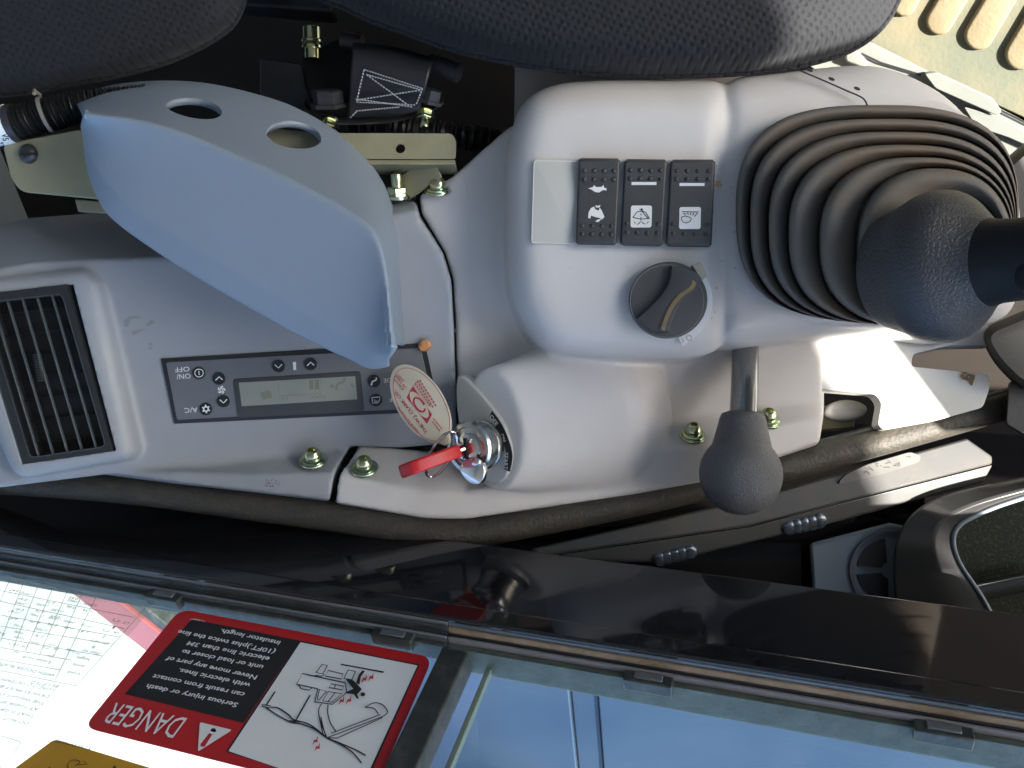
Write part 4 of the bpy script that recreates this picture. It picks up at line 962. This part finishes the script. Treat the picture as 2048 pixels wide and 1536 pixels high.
for a0_, a1_ in ((188, 262), (92, 172)):
    m = MB(); A = ell(1778, 1140, 64, 64, 12, 0, a0_, a1_); B = ell(1778, 1140, 16, 16, 12, 0, a0_+8, a1_-8); m.prism(ring_pl, A+B[::-1], -.0005, .0012); m.build('reflection_slot', M_dsteel, ringp, 30)

tray = thing('storage_tray', 'black moulded storage tray with a grey rim and dark carpet inside', 'tray')
oc = cr([(1800, 1262), (1788, 1180), (1788, 1110), (1800, 1062), (1830, 1022), (1880, 994), (1960, 972), (2120, 940)], 6)
ic = cr([(2000, 1262), (1960, 1190), (1920, 1130), (1905, 1085), (1915, 1052), (1955, 1028), (2010, 1006), (2120, 972)], 6)
m = MB(); rows = []
for i in range(len(oc)):
    a, b = P(*oc[i], .595), P(*ic[i], .578); a2 = P(oc[i][0]*.35+ic[i][0]*.65, oc[i][1]*.35+ic[i][1]*.65, .572)
    rows.append([P(*oc[i], .68), a, a2+(a-a2)*.35, a2, b, P(ic[i][0]+6, ic[i][1]+8, .64), P(ic[i][0]+6, ic[i][1]+8, .68)])
m.loft(rows); m.build('tray_wall', M_tray, tray, 45, bevel=.0015)
m = MB(); m.tube([P(x+2, y+1, .577) for x, y in ic], .0015, 8); m.build('tray_rim', M_cover, tray, 60)
m = MB(); m.loft([[P(x, y, .64) for x, y in [(1890, 1050), (2140, 960), (2140, 1300), (1990, 1260)]], [P(x, y, .625) for x, y in [(1890, 1050), (2140, 960), (2140, 1300), (1990, 1260)]]]); m.build('tray_carpet', M_carpet, tray, 0)
m = MB(); a, b = P(1950, 1184, .600), P(2120, 1150, .590); m.tube([a, b], .006, 14); m.build('tray_bar', M_tray, tray)
# low dark plate filling the wedge between the rail and the cab side
# ------------------------------------------------------------------ stickers on the window
gp_ = Plane(W0-OUT*GW, -FWD, UP)                 # inner glass surface; normal into the cab
def TX(mb, s, a, b, h=None, mi=0, bold=.012, w=.0008): mb.text(gp_, s, a, b, h, w, mi, bold)
ds = thing('danger_sticker', 'red black and white electric line danger sticker on the window', 'sticker')
m = MB(); m.prism(gp_, rpoly([(361, 1219), (866, 1316), (742, 1600), (168, 1456)], 26, 6), .0002, .0006); m.build('sticker_base', M_red, ds, 0)
m = MB(); m.flat(gp_, [(384, 1238), (599, 1281), (487, 1446), (249, 1388)], .0007); m.flat(gp_, [(599, 1281), (839, 1329), (722, 1590), (452, 1503)], .0007)
m.flat(gp_, [(601, 1284.5), (835, 1331), (716, 1590), (457, 1502)], .0008, 1)
m.build('sticker_panel', [M_dark, M_stw], ds, 0)
m = MB()
z = lambda x, y: (170+x*.3418, 1200+y*.3418)
for s, a, b in (('Serious injury or death', (892, 640), (362, 528)), ('can result from contact', (932, 580), (398, 470)), ('with electric lines.', (967, 525), (548, 436)), ('Never move any part of', (1004, 480), (478, 366)),
                ('unit or load closer to', (1040, 420), (568, 326)), ('electric line than 3M', (1078, 372), (602, 278)), ('(10FT.)plus twice the line', (1112, 330), (545, 212)), ('insulator length.', (1140, 280), (792, 206))):
    TX(m, s, z(a[0]+10, a[1]-30), z(b[0]+10, b[1]-30), 10.5, 0, .018)
TX(m, 'T146667', z(712, 128), z(622, 114), 4.2, 0, .0)
TX(m, 'DANGER', z(604, 702), z(186, 610), 48, 0, .0, .0010)
m.flat(gp_, rpoly([z(672, 714), z(862, 760), z(660, 888)], 5), .0009)
m.build('sticker_text', M_stw, ds, 0)
m = MB(); m.w = 2e-4
m.flat(gp_, ell(*z(750, 762), 6, 4.4, 14, 10), .0010, 0); m.flat(gp_, [z(727, 778), z(745, 786), z(700, 858), z(676, 858), z(676, 842)], .0010, 0)
m.build('warning_mark', M_red, ds, 0)
m = MB(); m.w = 3e-4; K = lambda pts, wd=1.6, c=False: m.ribbon(gp_, [z(*p) for p in pts], wd*1.45, .0010, 0, c)
K([(1498, 376), (1748, 422)], 2.2); K([(1112, 536), (1062, 612)], 2.2); K([(1318, 556), (1222, 724)], 2.2)
K([(1388, 376), (1418, 384), (1392, 432), (1352, 424)], 1.6, True); K([(1346, 440), (1384, 446), (1400, 434)], 1.5)
K([(1424, 412), (1508, 432), (1500, 462), (1404, 444)], 1.5, True); K([(1540, 408), (1582, 418), (1562, 466), (1516, 458)], 1.6, True)
K([(1272, 430), (1522, 484), (1532, 540), (1448, 610), (1345, 596), (1362, 520), (1238, 492)], 1.7, True)
K([(1252, 498), (1262, 518), (1310, 528), (1328, 514)], 1.5); K([(1372, 522), (1414, 534), (1366, 588), (1358, 582)], 1.5, True); K([(1424, 536), (1504, 548), (1446, 598), (1390, 590)], 1.5, True); K([(1462, 544), (1422, 594)], 1.5)
K([(1440, 490), (1512, 504), (1506, 526), (1428, 512)], 1.5, True); K([(1466, 496), (1458, 518)], 1.3)
K([(1038, 610), (1086, 620), (1082, 632), (1036, 622)], 1.5, True); K([(1198, 704), (1256, 712), (1252, 724), (1194, 714)], 1.5, True)
K(cr([z2 for z2 in [(1060, 630), (1130, 676), (1200, 712), (1222, 714), (1330, 748), (1416, 806), (1490, 836), (1590, 880), (1642, 910)]], 4), 1.8); K(cr([(1086, 628), (1130, 632), (1190, 670), (1222, 700), (1300, 722), (1360, 760), (1416, 806), (1500, 846), (1570, 896), (1618, 954)], 4), 1.8)
K(cr([(1385, 606), (1368, 640), (1372, 690), (1412, 800)], 4)); K(cr([(1422, 612), (1420, 660), (1436, 720), (1468, 768)], 4)); K([(1372, 690), (1392, 784), (1416, 806)]); K([(1380, 684), (1402, 780)], 1.4)
K([(1416, 806), (1736, 684), (1728, 670), (1440, 780)]); K([(1416, 806), (1476, 808), (1740, 688)]); K(cr([(1638, 628), (1690, 634), (1716, 668)], 4)); K(cr([(1638, 628), (1690, 602), (1740, 612), (1770, 656), (1736, 686)], 4))
fl = lambda pts: m.flat(gp_, [z(*p) for p in pts], .0010)
fl([(1524, 460), (1570, 470), (1600, 500), (1620, 522), (1592, 552), (1602, 574), (1592, 580), (1572, 550), (1530, 546), (1528, 538), (1570, 520)]); fl([(1586, 486), (1600, 440), (1622, 412), (1638, 416), (1614, 448), (1606, 496)])
m.flat(gp_, ell(*z(1626, 552), 4.8, 4, 12), .0010)
m.build('sticker_drawing', M_dark, ds, 0)
m = MB(); m.w = 5e-4
for x, y in ((1636, 462), (1676, 452), (1504, 588), (1546, 586), (1350, 824), (1362, 862)):
    m.flat(gp_, [z(x-20, y+26), z(x-8, y-8), z(x+2, y-4), z(x+12, y-30), z(x+10, y+10), z(x-4, y+6)], .0010)
m.build('spark_marks', M_red, ds, 0)

lcs = thing('load_chart_sticker', 'clear load chart sticker with faint grey table on the window', 'sticker')
m = MB(); m.prism(gp_, rpoly([(-260, 1092), (314, 1207), (110, 1440), (25, 1530), (-60, 1620), (-500, 1500)], 12, 4), .0002, .0004); m.build('film_base', M_film, lcs, 0)
m = MB(); q = lambda x, y: (x*.3418, 1011+y*.3418); W_ = .0006
LN = lambda pts, wd=1.0: m.ribbon(gp_, [q(*p) for p in pts], wd, W_)
rows_ = [((0, 400), (820, 588)), ((0, 497), (785, 655)), ((0, 560), (730, 720)), ((0, 640), (700, 770)), ((0, 705), (660, 812)), ((0, 775), (600, 880)), ((0, 830), (418, 905)), ((0, 900), (352, 962)), ((0, 965), (445, 1055))]
for a, b in rows_: LN([a, b])
for a, b in (((860, 590), (445, 1055)), ((560, 540), (322, 1022)), ((480, 520), (310, 890)), ((395, 500), (232, 870)), ((310, 480), (150, 850)), ((225, 465), (75, 840)), ((140, 445), (0, 800)), ((60, 430), (0, 560)), ((0, 1345), (125, 1385)), ((125, 1385), (60, 1480))): LN([a, b])
T = lambda s, a, b, h=6: m.text(gp_, s, q(a[0]+5, a[1]-14), q(b[0]+5, b[1]-14), h, W_, 0, 0)
for s, a, b, h in (('WITH DOZER BLADE A', (325, 1010), (-40, 930), 7), ('Load radi', (300, 935), (140, 900), 7), ('Load', (470, 1005), (402, 990), 6.5), ('point', (495, 960), (432, 946), 6.5), ('height', (528, 920), (455, 904), 6.5), ('m', (468, 888), (450, 884), 5.5), ('(feet in)', (590, 886), (490, 866), 6),
                   ("2m", (320, 900), (285, 893), 6.5), ("(6' 7\")", (345, 862), (262, 846), 6), ('3m', (118, 880), (85, 872), 6.5), ("(9' 10\")", (165, 845), (62, 826), 6), ('Side', (445, 872), (395, 860), 6.5), ('Front', (350, 845), (288, 832), 6.5), ('Side', (235, 828), (185, 818), 6.5), ('Front', (150, 800), (88, 788), 6.5), ('Si', (40, 775), (5, 768), 6.5),
                   ('3', (565, 850), (550, 846), 6.5), ("(9' 10\")", (640, 830), (540, 808), 6), ('2', (625, 790), (608, 786), 6.5), ("(6' 7\")", (700, 768), (610, 748), 6), ('1', (680, 735), (668, 732), 6.5), ("(3' 3\")", (760, 712), (668, 690), 6),
                   ('0.78', (262, 790), (215, 780), 6), ('(1720)', (280, 755), (212, 740), 5.6), ('*0.90', (150, 770), (95, 758), 6), ('(*4190)', (160, 735), (90, 720), 5.6), ('1.41', (520, 765), (470, 755), 6), ('(3110)', (545, 735), (480, 720), 5.6), ('1.56', (430, 745), (380, 735), 6), ('(3440)', (450, 712), (382, 697), 5.6), ('0.74', (345, 725), (292, 714), 6), ('(1630)', (362, 692), (292, 678), 5.6), ('0.79', (240, 710), (188, 700), 6), ('(1740)', (260, 675), (190, 660), 5.6), ('0.47', (110, 690), (60, 680), 6), ('(1040)', (125, 655), (60, 640), 5.6),
                   ('1.34', (545, 645), (495, 634), 6), ('(2950)', (570, 612), (500, 598), 5.6), ('0.66', (450, 625), (400, 614), 6), ('(1480)', (470, 592), (405, 578), 5.6), ('0.69', (360, 680), (310, 670), 6), ('(1520)', (380, 648), (310, 634), 5.6), ('0.74', (270, 650), (220, 640), 6), ('(1630)', (290, 616), (222, 602), 5.6), ('0.45', (150, 640), (100, 630), 6), ('(990)', (160, 605), (105, 593), 5.6), ('0.65', (465, 575), (415, 565), 6), ('(1430)', (490, 545), (420, 530), 5.6), ('0.70', (330, 600), (285, 590), 6), ('(1540)', (385, 515), (340, 506), 5.6), ('0.44', (170, 580), (120, 570), 6), ('(970)', (190, 548), (130, 536), 5.6), ('0.47', (120, 530), (72, 520), 6), ('0.46', (125, 480), (72, 470), 6), ('(1010)', (140, 450), (80, 438), 5.6),
                   ('·DO NOT A', (190, 1305), (0, 1265), 7), ('THAT IS GRE', (215, 1262), (0, 1215), 7), ('AT THEIR SPE', (240, 1222), (0, 1170), 7), ('·THE WEIGHT OF', (282, 1188), (0, 1125), 7), ('DEVICES MUST BE', (300, 1148), (0, 1080), 7), ('LOAD TO DETERMIN', (330, 1110), (0, 1038), 7), ('BE LIFTED.', (355, 1088), (188, 1060), 7)):
    T(s, a, b, h)
m.build('chart_print', M_filmp, lcs, 0)

ys = thing('yellow_sticker', 'yellow sticker with black drawing in the bottom left corner of the window', 'sticker')
m = MB(); m.prism(gp_, rpoly([(108, 1481), (122, 1483), (360, 1555), (300, 1650), (-40, 1590)], 8), .0002, .0006); m.build('sticker_base', M_yel, ys, 0)
m = MB(); TX(m, 'YD00009658', (188, 1496), (115, 1479), 8.5, 0, 0, .0008)
K2 = lambda pts, wd=1.8: m.ribbon(gp_, pts, wd, .0008)
K2(cr([(134, 1532), (140, 1522), (152, 1520), (160, 1524), (150, 1532)], 4)); K2([(152, 1530), (175, 1528), (168, 1523)]); K2([(134, 1532), (146, 1548), (130, 1560)]); K2([(98, 1534), (110, 1545)])
m.flat(gp_, [(222, 1540), (229, 1530), (238, 1545)], .0008); m.build('sticker_print', M_dark, ys, 0)
# ------------------------------------------------------------------ origins to each thing's base, then turn the place upright
bpy.context.view_layer.update()
roots = [o for o in sc.objects if o.parent is None and o.type not in ('CAMERA', 'LIGHT')]
kids = {}
for o in sc.objects:
    if o.parent: kids.setdefault(o.parent, []).append(o)
def pts_of(o):
    out = []
    if o.type == 'MESH': out += [o.matrix_world @ V(c) for c in o.bound_box]
    for k in kids.get(o, []): out += pts_of(k)
    return out
for r in roots:
    ps = pts_of(r)
    if not ps: continue
    q = [TURN.to_3x3() @ p for p in ps]
    lo = V([min(p[i] for p in q) for i in range(3)]); hi = V([max(p[i] for p in q) for i in range(3)])
    c = TURN.to_3x3().transposed() @ V(((lo.x+hi.x)/2, (lo.y+hi.y)/2, lo.z))
    if r.type == 'MESH':
        # keep procedural textures where they are: shift the mesh only
        r.data.transform(Matrix.Translation(-c))
    for k in kids.get(r, []): k.matrix_local = Matrix.Translation(-c) @ k.matrix_local
    r.matrix_world = PLACE @ Matrix.Translation(c)
DBG = dict(FWD=FWD, OUT=OUT, UP=UP)
print('tris', sum(len(o.data.polygons) for o in sc.objects if o.type == 'MESH'), 'objects', len(sc.objects))
